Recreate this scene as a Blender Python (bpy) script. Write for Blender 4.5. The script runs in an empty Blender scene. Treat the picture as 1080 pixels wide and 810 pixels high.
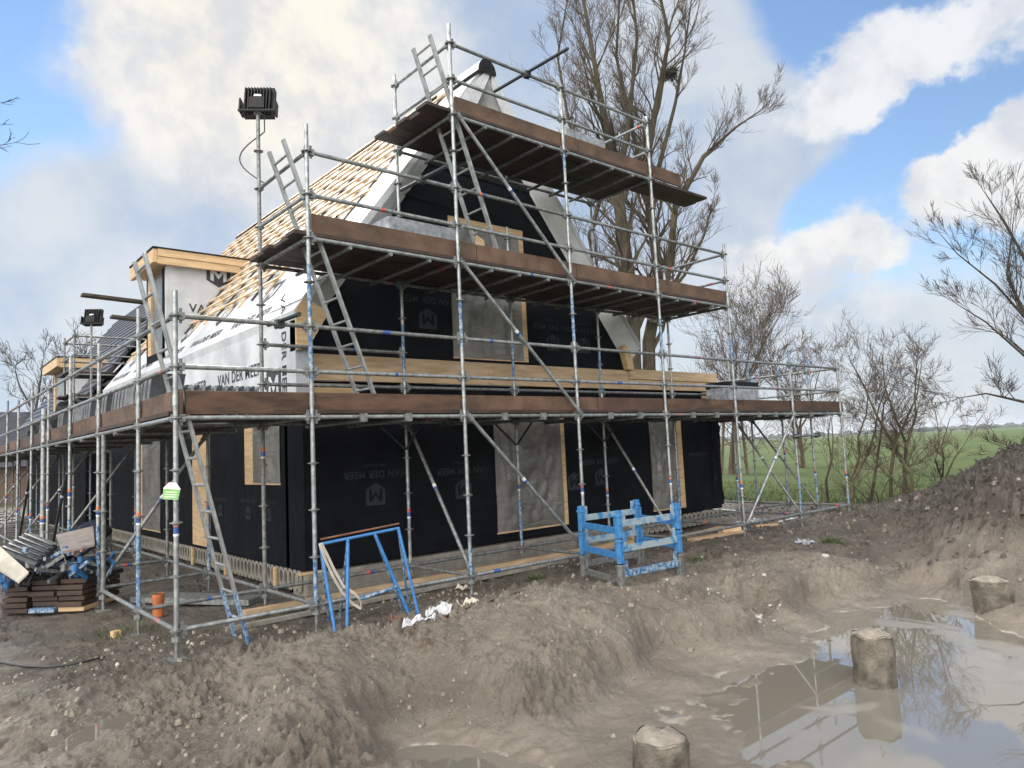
import bpy, math, random
import numpy as np
from mathutils import Vector, Matrix
random.seed(7); np.random.seed(7)
SC = bpy.context.scene
COL = SC.collection
# ------------------------------------------------------------------ camera
CAM = np.array([-3.44699, -7.38222, 1.54576]); YAW, PITCH, ROLL, FPX = 0.7096, 0.0907, -0.0467, 759.55
_f = np.array([math.sin(YAW)*math.cos(PITCH), math.cos(YAW)*math.cos(PITCH), math.sin(PITCH)])
_r0 = np.array([math.cos(YAW), -math.sin(YAW), 0]); _u0 = np.cross(_r0, _f)
_r = _r0*math.cos(ROLL)+_u0*math.sin(ROLL); _u = -_r0*math.sin(ROLL)+_u0*math.cos(ROLL)
cd = bpy.data.cameras.new('camera'); cam = bpy.data.objects.new('camera', cd); COL.objects.link(cam)
cd.sensor_fit = 'HORIZONTAL'; cd.sensor_width = 36; cd.lens = FPX/1080*36; cd.clip_start = .05; cd.clip_end = 20000
cam.matrix_world = Matrix(((_r[0], _u[0], -_f[0], CAM[0]), (_r[1], _u[1], -_f[1], CAM[1]), (_r[2], _u[2], -_f[2], CAM[2]), (0, 0, 0, 1)))
SC.camera = cam
def ray(px, py): return _r*(px-540)/FPX+_u*(405-py)/FPX+_f
def on(px, py, ax, v):                       # where the sight line meets the plane axis = v
    d = ray(px, py); return CAM+d*(v-CAM[ax])/d[ax]
def far(px, py, dist):                       # the point at a forward distance
    return CAM+ray(px, py)*dist
# ------------------------------------------------------------------ world
SUN_DIR = np.array([0.30, 0.97, 0.62]); SUN_DIR = SUN_DIR/np.linalg.norm(SUN_DIR)
sun_el = math.asin(SUN_DIR[2]); sun_az = math.atan2(SUN_DIR[0], SUN_DIR[1])
W = bpy.data.worlds.new('World'); SC.world = W; W.use_nodes = True
nt = W.node_tree; N = nt.nodes; L = nt.links
for n in list(N): N.remove(n)
def mth(op, a, b=None, c=None, clamp=False):
    n = N.new('ShaderNodeMath'); n.operation = op; n.use_clamp = clamp
    for i, v in enumerate((a, b, c)):
        if v is None: continue
        if isinstance(v, (int, float)): n.inputs[i].default_value = v
        else: L.new(v, n.inputs[i])
    return n.outputs[0]
tc = N.new('ShaderNodeTexCoord'); DIR = tc.outputs['Generated']
def vnoise(scale, detail, rough, vec=None, col=False, loc=(0, 0, 0), stretch=(1, 1, 1)):
    mp = N.new('ShaderNodeMapping'); L.new(vec or DIR, mp.inputs[0]); mp.inputs['Location'].default_value = loc; mp.inputs['Scale'].default_value = stretch
    n = N.new('ShaderNodeTexNoise'); n.inputs['Scale'].default_value = scale; n.inputs['Detail'].default_value = detail; n.inputs['Roughness'].default_value = rough
    L.new(mp.outputs[0], n.inputs['Vector']); return n.outputs['Color' if col else 'Fac']
def warp(scale, amt):
    c = vnoise(scale, 5, .6, col=True)
    s = N.new('ShaderNodeVectorMath'); s.operation = 'SUBTRACT'; L.new(c, s.inputs[0]); s.inputs[1].default_value = (.5, .5, .5)
    m = N.new('ShaderNodeVectorMath'); m.operation = 'SCALE'; L.new(s.outputs[0], m.inputs[0]); m.inputs['Scale'].default_value = amt
    a = N.new('ShaderNodeVectorMath'); a.operation = 'ADD'; L.new(DIR, a.inputs[0]); L.new(m.outputs[0], a.inputs[1])
    q = N.new('ShaderNodeVectorMath'); q.operation = 'NORMALIZE'; L.new(a.outputs[0], q.inputs[0]); return q.outputs[0]
WV = warp(6.0, .16)
def blobs(lst, vec):
    tot = None
    for px, py, r, amp in lst:
        d = ray(px, py); d = d/np.linalg.norm(d); k = (FPX*1.1/r)**2
        n = N.new('ShaderNodeVectorMath'); n.operation = 'DOT_PRODUCT'; L.new(vec, n.inputs[0]); n.inputs[1].default_value = tuple(d)
        e = mth('EXPONENT', mth('MULTIPLY', mth('SUBTRACT', n.outputs['Value'], 1.0), k))
        e = mth('MULTIPLY', e, amp); tot = e if tot is None else mth('ADD', tot, e)
    return tot
def smooth(v, lo, hi):
    n = N.new('ShaderNodeMapRange'); n.interpolation_type = 'SMOOTHSTEP'; L.new(v, n.inputs[0]); n.inputs[1].default_value = lo; n.inputs[2].default_value = hi; return n.outputs[0]
fb1 = vnoise(2.6, 7, .58, stretch=(1, 1, 1.8)); fb2 = vnoise(7.0, 8, .6, stretch=(1, 1, 1.5), loc=(3, 1, 2)); fb3 = vnoise(2.2, 4, .5, loc=(7, 3, 1))
WS = warp(4.0, .10); WC = warp(13.0, .085)
veil = blobs([(260, 190, 120, .8), (140, 260, 60, .6), (340, 80, 130, .8), (470, 60, 90, .5), (30, 340, 90, .8), (560, 200, 120, .45), (680, 120, 90, .5), (800, 120, 60, .9), (790, 215, 60, 1.0), (845, 160, 40, .6), (690, -20, 80, .5),
              (880, 440, 100, .8), (1040, 440, 90, .8), (620, 330, 100, .6), (500, -260, 300, .5), (60, 50, 70, -1.2), (70, 200, 60, .5), (1040, 112, 40, -1.8), (930, 265, 16, -.8), (930, 15, 50, -1.0), (845, 15, 30, -.6), (410, 185, 36, -.5), (872, 228, 34, -1.8), (950, 200, 30, -1.6), (20, 170, 40, -.3), (560, 70, 50, -.4), (740, 70, 30, -.4), (900, -60, 60, -.7), (130, 150, 24, -.4)], WS)
soft = blobs([(150, 60, 40, .5), (235, 50, 85, .9), (180, 110, 55, .55), (330, 30, 90, .8), (430, 40, 80, .5), (300, 130, 70, .45), (150, 30, 40, .5), (210, 170, 60, .3), (1060, 30, 40, .4), (700, 300, 60, .2), (960, 330, 90, .5), (800, 320, 60, .4)], WS)
crisp = blobs([(880, 95, 27, .8), (915, 60, 26, .85), (960, 45, 26, .95), (1005, 55, 20, .6), (850, 135, 26, .6), (905, 115, 24, .5), (1060, 15, 24, .8), (1010, 115, 22, -1.0), (960, 150, 22, -.9), (1040, 175, 30, 1.0), (990, 190, 24, .9), (1080, 150, 34, .9), (1050, 215, 30, .6),
               (800, 275, 30, .8), (835, 255, 20, .7), (900, 240, 24, .85), (865, 290, 30, .7), (925, 275, 26, .6), (780, 300, 24, .6), (1300, 100, 140, .6)], WC)
L_noise = lambda nz, a: mth('MULTIPLY', mth('SUBTRACT', nz, .5), a)
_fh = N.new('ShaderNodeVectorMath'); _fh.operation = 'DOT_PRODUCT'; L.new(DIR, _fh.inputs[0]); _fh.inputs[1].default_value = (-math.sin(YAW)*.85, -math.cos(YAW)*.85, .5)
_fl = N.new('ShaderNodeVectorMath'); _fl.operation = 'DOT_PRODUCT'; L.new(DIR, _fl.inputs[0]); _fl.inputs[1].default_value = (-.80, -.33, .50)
boost = mth('ADD', mth('ADD', 1.0, mth('MULTIPLY', smooth(_fh.outputs['Value'], -.05, .55), .7)), mth('MULTIPLY', smooth(_fl.outputs['Value'], .35, .90), 5.3))      # brightness added to unseen sky overhead, behind and left, to light the ground
_sz = N.new('ShaderNodeSeparateXYZ'); L.new(DIR, _sz.inputs[0]); low = mth('SUBTRACT', 1.0, smooth(_sz.outputs[2], .0, .24))
m_veil = smooth(mth('ADD', mth('ADD', mth('ADD', veil, mth('MULTIPLY', low, .85)), mth('MULTIPLY', mth('MAXIMUM', smooth(_fh.outputs['Value'], -.05, .4), smooth(_fl.outputs['Value'], .2, .5)), .9)), L_noise(fb1, 1.5)), .22, 1.05)  # also thickens cover in the unseen sky, to carry the added brightness
m_soft = smooth(mth('ADD', mth('ADD', soft, L_noise(fb2, 1.6)), L_noise(vnoise(14.0, 9, .62, loc=(6, 4, 2)), .9)), .25, 1.15)
fb4 = vnoise(17.0, 9, .62, stretch=(1, 1, 1.3), loc=(1, 4, 2))
m_crisp = smooth(mth('ADD', mth('ADD', crisp, L_noise(fb2, 1.7)), L_noise(fb4, 1.4)), .46, 1.08)
m_white = mth('MAXIMUM', m_soft, m_crisp)
sky = N.new('ShaderNodeTexSky'); sky.sky_type = 'NISHITA'; sky.sun_disc = False; sky.sun_elevation = sun_el; sky.sun_rotation = sun_az
sky.air_density = 1.0; sky.dust_density = 0.0; sky.ozone_density = 2.0
bg0 = N.new('ShaderNodeBackground'); L.new(sky.outputs[0], bg0.inputs[0]); bg0.inputs[1].default_value = .105
def mixrgb(f, a, b):
    n = N.new('ShaderNodeMix'); n.data_type = 'RGBA'
    if isinstance(f, (int, float)): n.inputs[0].default_value = f
    else: L.new(f, n.inputs[0])
    for i, v in ((6, a), (7, b)):
        if isinstance(v, tuple): n.inputs[i].default_value = (*v, 1)
        else: L.new(v, n.inputs[i])
    return n.outputs[2]
greyc = mixrgb(smooth(vnoise(3.4, 7, .6, loc=(7, 3, 1)), .36, .64), (.285, .35, .45), (.47, .49, .51))
warmness = blobs([(235, 40, 120, 1.0), (420, 40, 120, .35), (860, 300, 90, .35), (1000, 200, 80, .3)], DIR)
whitec = mixrgb(mth('MINIMUM', warmness, 1.0), (.57, .58, .60), (.645, .61, .54))
whitec = mixrgb(smooth(vnoise(11, 9, .62, loc=(2, 5, 8)), .36, .62), mixrgb(.62, whitec, (.36, .39, .45)), whitec)
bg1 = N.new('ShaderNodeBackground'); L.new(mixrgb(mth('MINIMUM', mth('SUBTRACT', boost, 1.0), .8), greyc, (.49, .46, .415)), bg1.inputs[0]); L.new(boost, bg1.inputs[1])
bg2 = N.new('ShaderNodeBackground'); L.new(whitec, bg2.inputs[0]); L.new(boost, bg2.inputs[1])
mx1 = N.new('ShaderNodeMixShader'); L.new(mth('MULTIPLY', m_veil, .93), mx1.inputs[0]); L.new(bg0.outputs[0], mx1.inputs[1]); L.new(bg1.outputs[0], mx1.inputs[2])
mx2 = N.new('ShaderNodeMixShader'); L.new(mth('MULTIPLY', m_white, .96), mx2.inputs[0]); L.new(mx1.outputs[0], mx2.inputs[1]); L.new(bg2.outputs[0], mx2.inputs[2])
wo = N.new('ShaderNodeOutputWorld'); L.new(mx2.outputs[0], wo.inputs[0])
sl = bpy.data.lights.new('sun', 'SUN'); sl.energy = 2.6; sl.angle = math.radians(14); sl.color = (1, .93, .82)
so = bpy.data.objects.new('sun', sl); COL.objects.link(so); so.rotation_euler = Vector(-SUN_DIR).to_track_quat('-Z', 'Y').to_euler()
SC.view_settings.view_transform = 'Standard'; SC.view_settings.look = 'None'; SC.view_settings.exposure = 0.66; SC.view_settings.gamma = 1
# ------------------------------------------------------------------ materials
def mat(name, col, rough=.6, metal=0, var=.15, vscale=8, bump=0, bscale=40, col2=None, spec=.5, stretch=(1, 1, 1), alpha=None, bdist=.01, lo=.35, hi=.65, detail=6):
    m = bpy.data.materials.new(name); m.use_nodes = True; t = m.node_tree; P = t.nodes['Principled BSDF']
    P.inputs['Roughness'].default_value = rough; P.inputs['Metallic'].default_value = metal; P.inputs['Specular IOR Level'].default_value = spec
    tcn = t.nodes.new('ShaderNodeTexCoord'); mp = t.nodes.new('ShaderNodeMapping'); mp.inputs['Scale'].default_value = stretch; t.links.new(tcn.outputs['Object'], mp.inputs[0])
    nz = t.nodes.new('ShaderNodeTexNoise'); nz.inputs['Scale'].default_value = vscale; nz.inputs['Detail'].default_value = detail; nz.inputs['Roughness'].default_value = .6; t.links.new(mp.outputs[0], nz.inputs['Vector'])
    r = t.nodes.new('ShaderNodeValToRGB'); r.color_ramp.elements[0].position = lo; r.color_ramp.elements[1].position = hi
    c2 = col2 or tuple(min(1, c*(1+var)) for c in col); c1 = col if col2 else tuple(c*(1-var) for c in col)
    r.color_ramp.elements[0].color = (*c1, 1); r.color_ramp.elements[1].color = (*c2, 1)
    t.links.new(nz.outputs[0], r.inputs[0]); t.links.new(r.outputs[0], P.inputs['Base Color'])
    if bump:
        n2 = t.nodes.new('ShaderNodeTexNoise'); n2.inputs['Scale'].default_value = bscale; n2.inputs['Detail'].default_value = 6; t.links.new(mp.outputs[0], n2.inputs['Vector'])
        b = t.nodes.new('ShaderNodeBump'); b.inputs['Strength'].default_value = bump; b.inputs['Distance'].default_value = bdist; t.links.new(n2.outputs[0], b.inputs['Height']); t.links.new(b.outputs[0], P.inputs['Normal'])
    return m
M = {}
M['galv'] = mat('galvanised_steel', (.20, .215, .22), .48, .7, col2=(.42, .44, .44), vscale=14, bump=.15, bscale=60, bdist=.002)
M['galv_dull'] = mat('weathered_steel', (.12, .125, .125), .58, .55, col2=(.28, .29, .285), vscale=18)
M['darksteel'] = mat('dark_steel', (.05, .055, .06), .5, .6, vscale=14)
M['blue'] = mat('blue_paint', (.018, .11, .32), .5, 0, col2=(.05, .19, .42), vscale=20, bump=.1)
M['blue_worn'] = mat('worn_blue_paint', (.02, .10, .24), .55, 0, col2=(.30, .36, .40), vscale=24, lo=.42, hi=.6)
M['blue_bright'] = mat('bright_blue_paint', (.018, .13, .36), .5, 0, col2=(.06, .22, .44), vscale=18, bump=.1)
M['stil_side'] = mat('blue_and_zinc_rail', (.03, .17, .40), .5, .1, col2=(.26, .33, .36), vscale=7, lo=.40, hi=.52)
M['orange'] = mat('orange_tape', (.55, .14, .04), .6); M['redtape'] = mat('red_tape', (.48, .07, .06), .6); M['bluetape'] = mat('blue_tape', (.03, .08, .26), .5)
M['whitetape'] = mat('white_tape', (.65, .65, .65), .6)
M['brown'] = mat('brown_formwork_board', (.034, .017, .010), .65, 0, col2=(.115, .062, .036), vscale=2.2, bump=.3, bscale=30, bdist=.004, stretch=(1, 1, 4))
M['brown_b'] = mat('brown_formwork_board_b', (.046, .025, .015), .65, 0, col2=(.145, .085, .052), vscale=3.4, bump=.3, bscale=30, bdist=.004, lo=.3, hi=.7)
M['brown_c'] = mat('brown_formwork_board_c', (.034, .017, .011), .6, 0, col2=(.10, .052, .032), vscale=1.6, bump=.3, bscale=30, bdist=.004)
M['plank'] = mat('dark_brown_decking', (.022, .013, .009), .65, 0, col2=(.06, .033, .022), vscale=3.0, bump=.3, bscale=30, bdist=.004)
M['tan'] = mat('pine_wood', (.43, .285, .15), .6, 0, col2=(.60, .43, .25), vscale=2.5, stretch=(1, 1, 9), bump=.15, bscale=20, bdist=.003)
M['tanx'] = mat('pine_batten', (.48, .31, .17), .6, 0, col2=(.74, .55, .35), vscale=3.5, bump=.15, bscale=20, bdist=.003)
M['beam'] = mat('pine_edge_beam', (.34, .235, .14), .6, 0, col2=(.50, .365, .225), vscale=2.2, stretch=(1, 1, 8), bump=.15, bscale=20, bdist=.003)
M['black'] = mat('black_membrane', (.0025, .003, .005), .7, 0, col2=(.006, .007, .010), vscale=2.5, bump=.5, bscale=3.0, bdist=.05, spec=.13)
M['black_print'] = mat('grey_print_on_black', (.028, .031, .037), .8, spec=.2)
M['white'] = mat('white_membrane', (.34, .355, .38), .6, 0, col2=(.50, .515, .535), vscale=1.6, bump=.5, bscale=2.6, bdist=.05)
M['greywhite'] = mat('grey_white_membrane', (.46, .47, .48), .6, 0, col2=(.60, .61, .62), vscale=3, bump=.3, bscale=5, bdist=.02)
M['print'] = mat('dark_print', (.035, .037, .045), .8)
M['concrete'] = mat('concrete', (.17, .155, .13), .85, 0, col2=(.27, .25, .215), vscale=6, bump=.3, bscale=60, bdist=.004)
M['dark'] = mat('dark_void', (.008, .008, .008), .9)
M['tile'] = mat('anthracite_tile', (.035, .035, .045), .5, 0, col2=(.06, .06, .075), vscale=3)
M['tilegrey'] = mat('grey_roof_tile', (.16, .165, .175), .6, 0, col2=(.34, .35, .37), vscale=5)
M['tiledk'] = mat('dark_grey_roof_tile', (.03, .033, .04), .55, 0, col2=(.07, .075, .085), vscale=5)
M['alu'] = mat('ladder_aluminium', (.24, .25, .25), .45, .6, col2=(.40, .41, .41), vscale=10)
M['wrapgrey'] = mat('clear_wrap', (.16, .17, .19), .3, 0, col2=(.34, .36, .39), vscale=9, bump=.6, bscale=7, bdist=.03)
M['blackbag'] = mat('black_plastic', (.006, .006, .007), .5, spec=.25, bump=.6, bscale=8, bdist=.03)
M['pipe'] = mat('orange_pvc', (.42, .12, .035), .5); M['green'] = mat('green_label', (.14, .38, .07), .5); M['tagwhite'] = mat('tag_white', (.75, .75, .75), .5)
M['sheet'] = mat('white_plastic', (.50, .51, .53), .45, bump=.3, bscale=8, bdist=.02); M['rust'] = mat('rusty_steel', (.12, .05, .03), .8, col2=(.22, .10, .06))
M['strap'] = mat('cream_strap', (.55, .50, .42), .8); M['rubber'] = mat('black_cable', (.01, .01, .01), .5)
M['panel'] = mat('grey_brown_board', (.15, .13, .12), .75, 0, col2=(.24, .21, .195), vscale=9, bump=.2); M['panelwhite'] = mat('off_white_board', (.40, .375, .32), .7)
M['bark'] = mat('mossy_bark', (.034, .027, .017), .9, 0, col2=(.078, .064, .038), vscale=5, bump=.8, bscale=14, bdist=.05, stretch=(1, 1, .3))
M['twig'] = mat('brown_twig', (.062, .043, .029), .9, 0, col2=(.12, .086, .060), vscale=4)
M['twigdark'] = mat('dark_twig', (.035, .028, .022), .9, 0, col2=(.075, .06, .045), vscale=4)
M['shrubbark'] = mat('olive_bark', (.055, .050, .028), .9, 0, col2=(.12, .105, .06), vscale=8)
M['grassblade'] = mat('grass_blades', (.035, .062, .012), .7, 0, col2=(.085, .11, .03), vscale=3)
M['cloth_navy'] = mat('navy_jacket', (.012, .018, .035), .85); M['cloth_black'] = mat('black_trousers', (.008, .008, .010), .85); M['skin'] = mat('skin', (.42, .22, .15), .55)
M['stone'] = mat('pale_rubble', (.32, .30, .27), .85, 0, col2=(.55, .53, .49), vscale=9, bump=.5)
M['pile'] = mat('muddy_concrete_pile', (.055, .047, .036), .8, 0, col2=(.17, .15, .12), vscale=6, bump=.9, bscale=11, bdist=.04)
M['pilecap'] = mat('dry_mud_cap', (.17, .148, .12), .9, 0, col2=(.29, .26, .215), vscale=12, bump=.8, bscale=22, bdist=.02)
M['brick'] = mat('far_brown_brick', (.11, .075, .055), .9, 0, col2=(.17, .12, .09), vscale=20)
M['fartree'] = mat('far_trees', (.05, .06, .045), .95, 0, col2=(.09, .10, .075), vscale=.02)
# clear-ish building plastic: folds in the surface, semi-opaque
def plastic():
    m = mat('window_plastic', (.105, .10, .092), .33, 0, col2=(.19, .182, .168), vscale=2, spec=.6)
    t = m.node_tree; P = t.nodes['Principled BSDF']
    wv = t.nodes.new('ShaderNodeTexNoise'); wv.inputs['Scale'].default_value = 2.2; wv.inputs['Detail'].default_value = 4; wv.inputs['Roughness'].default_value = .5; wv.inputs['Distortion'].default_value = 1.6
    mp = t.nodes.new('ShaderNodeMapping'); mp.inputs['Rotation'].default_value = (.5, .8, .4); mp.inputs['Scale'].default_value = (.5, .6, 2.2); tcn = t.nodes.new('ShaderNodeTexCoord'); t.links.new(tcn.outputs['Object'], mp.inputs[0]); t.links.new(mp.outputs[0], wv.inputs[0])
    b = t.nodes.new('ShaderNodeBump'); b.inputs['Strength'].default_value = .5; b.inputs['Distance'].default_value = .06; t.links.new(wv.outputs['Fac'], b.inputs['Height']); t.links.new(b.outputs[0], P.inputs['Normal'])
    return m
M['plastic'] = plastic()
# ------------------------------------------------------------------ mesh builder
class MB:
    def __init__(s): s.v = []; s.f = []; s.m = []
    def add(s, vs, fs, mi=0):
        o = len(s.v); s.v += [tuple(map(float, p)) for p in vs]; s.f += [tuple(i+o for i in f) for f in fs]; s.m += [mi]*len(fs)
    def tube(s, p0, p1, r0=.024, r1=None, n=10, mi=0, cap=True):
        s.path([p0, p1], [r0, r0 if r1 is None else r1], n, mi, cap)
    def path(s, pts, rad, n=8, mi=0, cap=True):
        pts = [np.array(p, float) for p in pts]; k = len(pts)
        if not hasattr(rad, '__len__'): rad = [rad]*k
        vs = []; ref = None
        for i in range(k):
            t = pts[min(i+1, k-1)]-pts[max(i-1, 0)]; t = t/(np.linalg.norm(t)+1e-9)
            if ref is None: ref = np.array([0, 0, 1.]) if abs(t[2]) < .9 else np.array([1., 0, 0])
            a = np.cross(t, ref); a /= np.linalg.norm(a)+1e-9; b = np.cross(t, a); ref = np.cross(a, t)
            for j in range(n):
                th = 2*math.pi*j/n; vs.append(pts[i]+rad[i]*(a*math.cos(th)+b*math.sin(th)))
        fs = [(i*n+j, i*n+(j+1) % n, (i+1)*n+(j+1) % n, (i+1)*n+j) for i in range(k-1) for j in range(n)]
        if cap: fs += [tuple(range(n-1, -1, -1)), tuple(range((k-1)*n, k*n))]
        s.add(vs, fs, mi)
    def box(s, lo, hi, mi=0, T=None):
        x0, y0, z0 = lo; x1, y1, z1 = hi
        vs = [(x, y, z) for z in (z0, z1) for y in (y0, y1) for x in (x0, x1)]
        if T is not None: vs = [T(p) for p in vs]
        s.add(vs, [(0, 2, 3, 1), (4, 5, 7, 6), (0, 1, 5, 4), (2, 6, 7, 3), (0, 4, 6, 2), (1, 3, 7, 5)], mi)
    def beam(s, p0, p1, w, h, mi=0, up=(0, 0, 1)):        # w across, h along up
        p0 = np.array(p0, float); p1 = np.array(p1, float); t = p1-p0; t /= np.linalg.norm(t)
        a = np.cross(t, up); a /= np.linalg.norm(a); b = np.cross(a, t)
        vs = [p+a*i*w/2+b*j*h/2 for p in (p0, p1) for j in (-1, 1) for i in (-1, 1)]
        s.add(vs, [(0, 2, 3, 1), (4, 5, 7, 6), (0, 1, 5, 4), (2, 6, 7, 3), (0, 4, 6, 2), (1, 3, 7, 5)], mi)
    def prism(s, poly, d, mi=0):                          # polygon extruded by vector d
        n = len(poly); d = np.array(d); vs = [np.array(p, float) for p in poly]+[np.array(p, float)+d for p in poly]
        s.add(vs, [tuple(range(n-1, -1, -1)), tuple(range(n, 2*n))]+[(i, (i+1) % n, n+(i+1) % n, n+i) for i in range(n)], mi)
    def build(s, name, mats, parent=None, loc=None, smooth=False, bevel=0):
        me = bpy.data.meshes.new(name)
        o = np.array(parent['_o'] if parent is not None and '_o' in parent else (0, 0, 0), float) if loc is None else np.array(loc, float)
        v = np.array(s.v, float).reshape(-1, 3)-o
        me.from_pydata(v.tolist(), [], s.f)
        if not isinstance(mats, (list, tuple)): mats = [mats]
        for m in mats: me.materials.append(M[m] if isinstance(m, str) else m)
        me.polygons.foreach_set('material_index', s.m)
        if smooth: me.polygons.foreach_set('use_smooth', [True]*len(s.f))
        me.update(); ob = bpy.data.objects.new(name, me); COL.objects.link(ob)
        if loc is not None: ob.location = loc
        if parent is not None: ob.parent = parent; ob['_o'] = list(o)
        if bevel:
            b = ob.modifiers.new('bevel', 'BEVEL'); b.width = bevel; b.segments = 2; b.limit_method = 'ANGLE'
        if smooth and not bevel:
            try: me.set_sharp_from_angle(angle=math.radians(40))
            except Exception: pass
        return ob
def tag(o, label, cat, group=None, kind=None):
    if label: o['label'] = label
    if cat: o['category'] = cat
    if group: o['group'] = group
    if kind: o['kind'] = kind
    return o
def thing(name, label, cat, loc=(0, 0, 0), group=None):
    o = bpy.data.objects.new(name, None); o.empty_display_size = .2; COL.objects.link(o); o.location = loc; o['_o'] = [float(c) for c in loc]
    return tag(o, label, cat, group)
_tc = {}
def text_geo(txt, bold=.0):
    if (txt, bold) not in _tc:
        c = bpy.data.curves.new('t', 'FONT'); c.body = txt; c.size = 1; c.offset = bold; c.align_x = 'CENTER'; c.space_character = 1.08; c.resolution_u = 3
        o = bpy.data.objects.new('t', c); COL.objects.link(o); dg = bpy.context.evaluated_depsgraph_get(); me = bpy.data.meshes.new_from_object(o.evaluated_get(dg))
        v = [tuple(x.co) for x in me.vertices]; f = [tuple(p.vertices) for p in me.polygons]; bpy.data.objects.remove(o); bpy.data.curves.remove(c); bpy.data.meshes.remove(me); _tc[(txt, bold)] = (v, f)
    return _tc[(txt, bold)]
def put_text(mb, txt, org, ex, ey, size, mi, bold=.02):
    v, f = text_geo(txt, bold); org = np.array(org, float); ex = np.array(ex, float); ey = np.array(ey, float)
    mb.add([org+ex*x*size+ey*y*size for x, y, z in v], f, mi)
def put_logo(mb, org, ex, ey, s, mi, bg=0):               # filled shield, flat top and pointed foot, with the M left in the ground colour
    org = np.array(org, float); ex = np.array(ex, float); ey = np.array(ey, float); nn = np.cross(ex, ey)
    def poly(pts, m, o=0.): mb.add([org+ex*x*s+ey*y*s+nn*o for x, y in pts], [tuple(range(len(pts)))], m)
    poly([(0, 0), (.5, .28), (.5, 1.0), (-.5, 1.0), (-.5, .28)], mi)
    poly([(-.34, .30), (-.20, .24), (-.20, .82), (-.34, .82)], bg, .002); poly([(.20, .24), (.34, .30), (.34, .82), (.20, .82)], bg, .002)
    poly([(-.20, .82), (-.20, .62), (0, .36), (0, .56)], bg, .002); poly([(0, .56), (0, .36), (.20, .62), (.20, .82)], bg, .002)
# ------------------------------------------------------------------ noise
_perm = np.random.RandomState(3).permutation(256); _perm = np.concatenate([_perm, _perm]); _gr = np.random.RandomState(4).randn(256, 2); _gr /= np.linalg.norm(_gr, axis=1)[:, None]
def perlin(x, y):
    xi = np.floor(x).astype(int); yi = np.floor(y).astype(int); xf = x-xi; yf = y-yi; xi &= 255; yi &= 255
    u = xf*xf*xf*(xf*(xf*6-15)+10); v = yf*yf*yf*(yf*(yf*6-15)+10)
    def g(a, b, fx, fy):
        h = _perm[_perm[(xi+a) & 255]+((yi+b) & 255)]; return _gr[h, 0]*fx+_gr[h, 1]*fy
    n00 = g(0, 0, xf, yf); n10 = g(1, 0, xf-1, yf); n01 = g(0, 1, xf, yf-1); n11 = g(1, 1, xf-1, yf-1)
    return (n00*(1-u)+n10*u)*(1-v)+(n01*(1-u)+n11*u)*v
def fbm(x, y, o=5, l=2.03, g=.5, billow=False):
    t = 0; a = 1
    for i in range(o):
        n = perlin(x+17.3*i, y-9.1*i); t = t+a*((np.abs(n)*2-.5) if billow else n); x = x*l; y = y*l; a *= g
    return t
_cr = np.random.RandomState(8).rand(256, 3)
def cells(x, y):                                          # height of the angular lump each point falls in, lowered towards the lump's rim
    xi = np.floor(x).astype(int); yi = np.floor(y).astype(int); b1 = np.full(x.shape, 9.); b2 = np.full(x.shape, 9.); hv = np.zeros(x.shape)
    for a in (-1, 0, 1):
        for b in (-1, 0, 1):
            cx = xi+a; cy = yi+b; r_ = _cr[_perm[_perm[cx & 255]+(cy & 255)]]; d = (cx+r_[..., 0]-x)**2+(cy+r_[..., 1]-y)**2
            near_ = d < b1; b2 = np.where(near_, b1, np.minimum(b2, d)); hv = np.where(near_, r_[..., 2], hv); b1 = np.where(near_, d, b1)
    return hv*np.clip((np.sqrt(b2)-np.sqrt(b1))*3.5, 0, 1)
# ------------------------------------------------------------------ terrain
WZ = -.75
cp = []
def c(px, py, z): p = on(px, py, 2, z); cp.append((p[0], p[1], z))
for q in [(5, 650, -.26), (100, 640, -.25), (185, 690, -.25), (335, 660, -.25), (445, 642, -.25), (540, 603, -.25), (620, 608, -.25), (720, 605, -.25), (800, 578, -.25), (900, 556, -.26), (760, 600, -.26), (870, 575, -.26), (300, 640, -.25),
          (20, 700, -.28), (20, 790, -.34), (110, 760, -.34), (180, 722, -.31), (60, 740, -.3), (250, 705, -.26), (250, 760, -.24), (330, 750, -.2), (345, 800, -.16), (300, 720, -.22), (230, 806, -.26), (120, 808, -.32), (0, 760, -.32), (-100, 700, -.28), (-100, 820, -.34),
          (352, 690, -.2), (440, 668, -.2), (520, 645, -.14), (555, 630, -.04), (598, 626, -.04), (640, 640, -.2), (657, 621, -.25), (618, 607, -.25), (690, 616, -.25), (716, 606, -.25), (700, 635, -.23), (760, 626, -.24), (830, 600, -.25), (350, 730, -.2),
          (378, 765, -.48), (420, 780, -.74), (415, 738, -.55), (450, 748, -.58), (480, 800, -.80), (530, 805, -.79), (500, 758, -.66), (440, 805, -.80), (470, 700, -.36), (400, 715, -.38), (385, 695, -.28), (384, 800, -.38), (372, 782, -.22),
          (560, 700, -.30), (560, 750, -.52), (620, 690, -.38), (600, 740, -.58), (640, 780, -.69), (600, 800, -.71), (705, 700, -.67), (690, 680, -.55), (660, 660, -.30), (740, 650, -.40), (780, 640, -.45), (730, 720, -.705), (715, 770, -.70), (735, 800, -.70), (660, 720, -.66),
          (800, 735, -.78), (832, 662, -.715), (900, 700, -.80), (760, 720, -.735), (785, 695, -.72), (1000, 640, -.79), (1060, 700, -.82), (900, 790, -.82), (1070, 800, -.82), (860, 648, -.715), (885, 668, -.775), (960, 625, -.755), (785, 780, -.785),
          (855, 634, -.62), (845, 606, -.28), (900, 605, -.58), (905, 588, -.28), (960, 606, -.62), (960, 584, -.30), (1040, 606, -.68), (1100, 620, -.6), (1150, 700, -.78), (1150, 850, -.8), (870, 598, -.3), (800, 650, -.66), (820, 630, -.42)]: c(*q)
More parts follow.
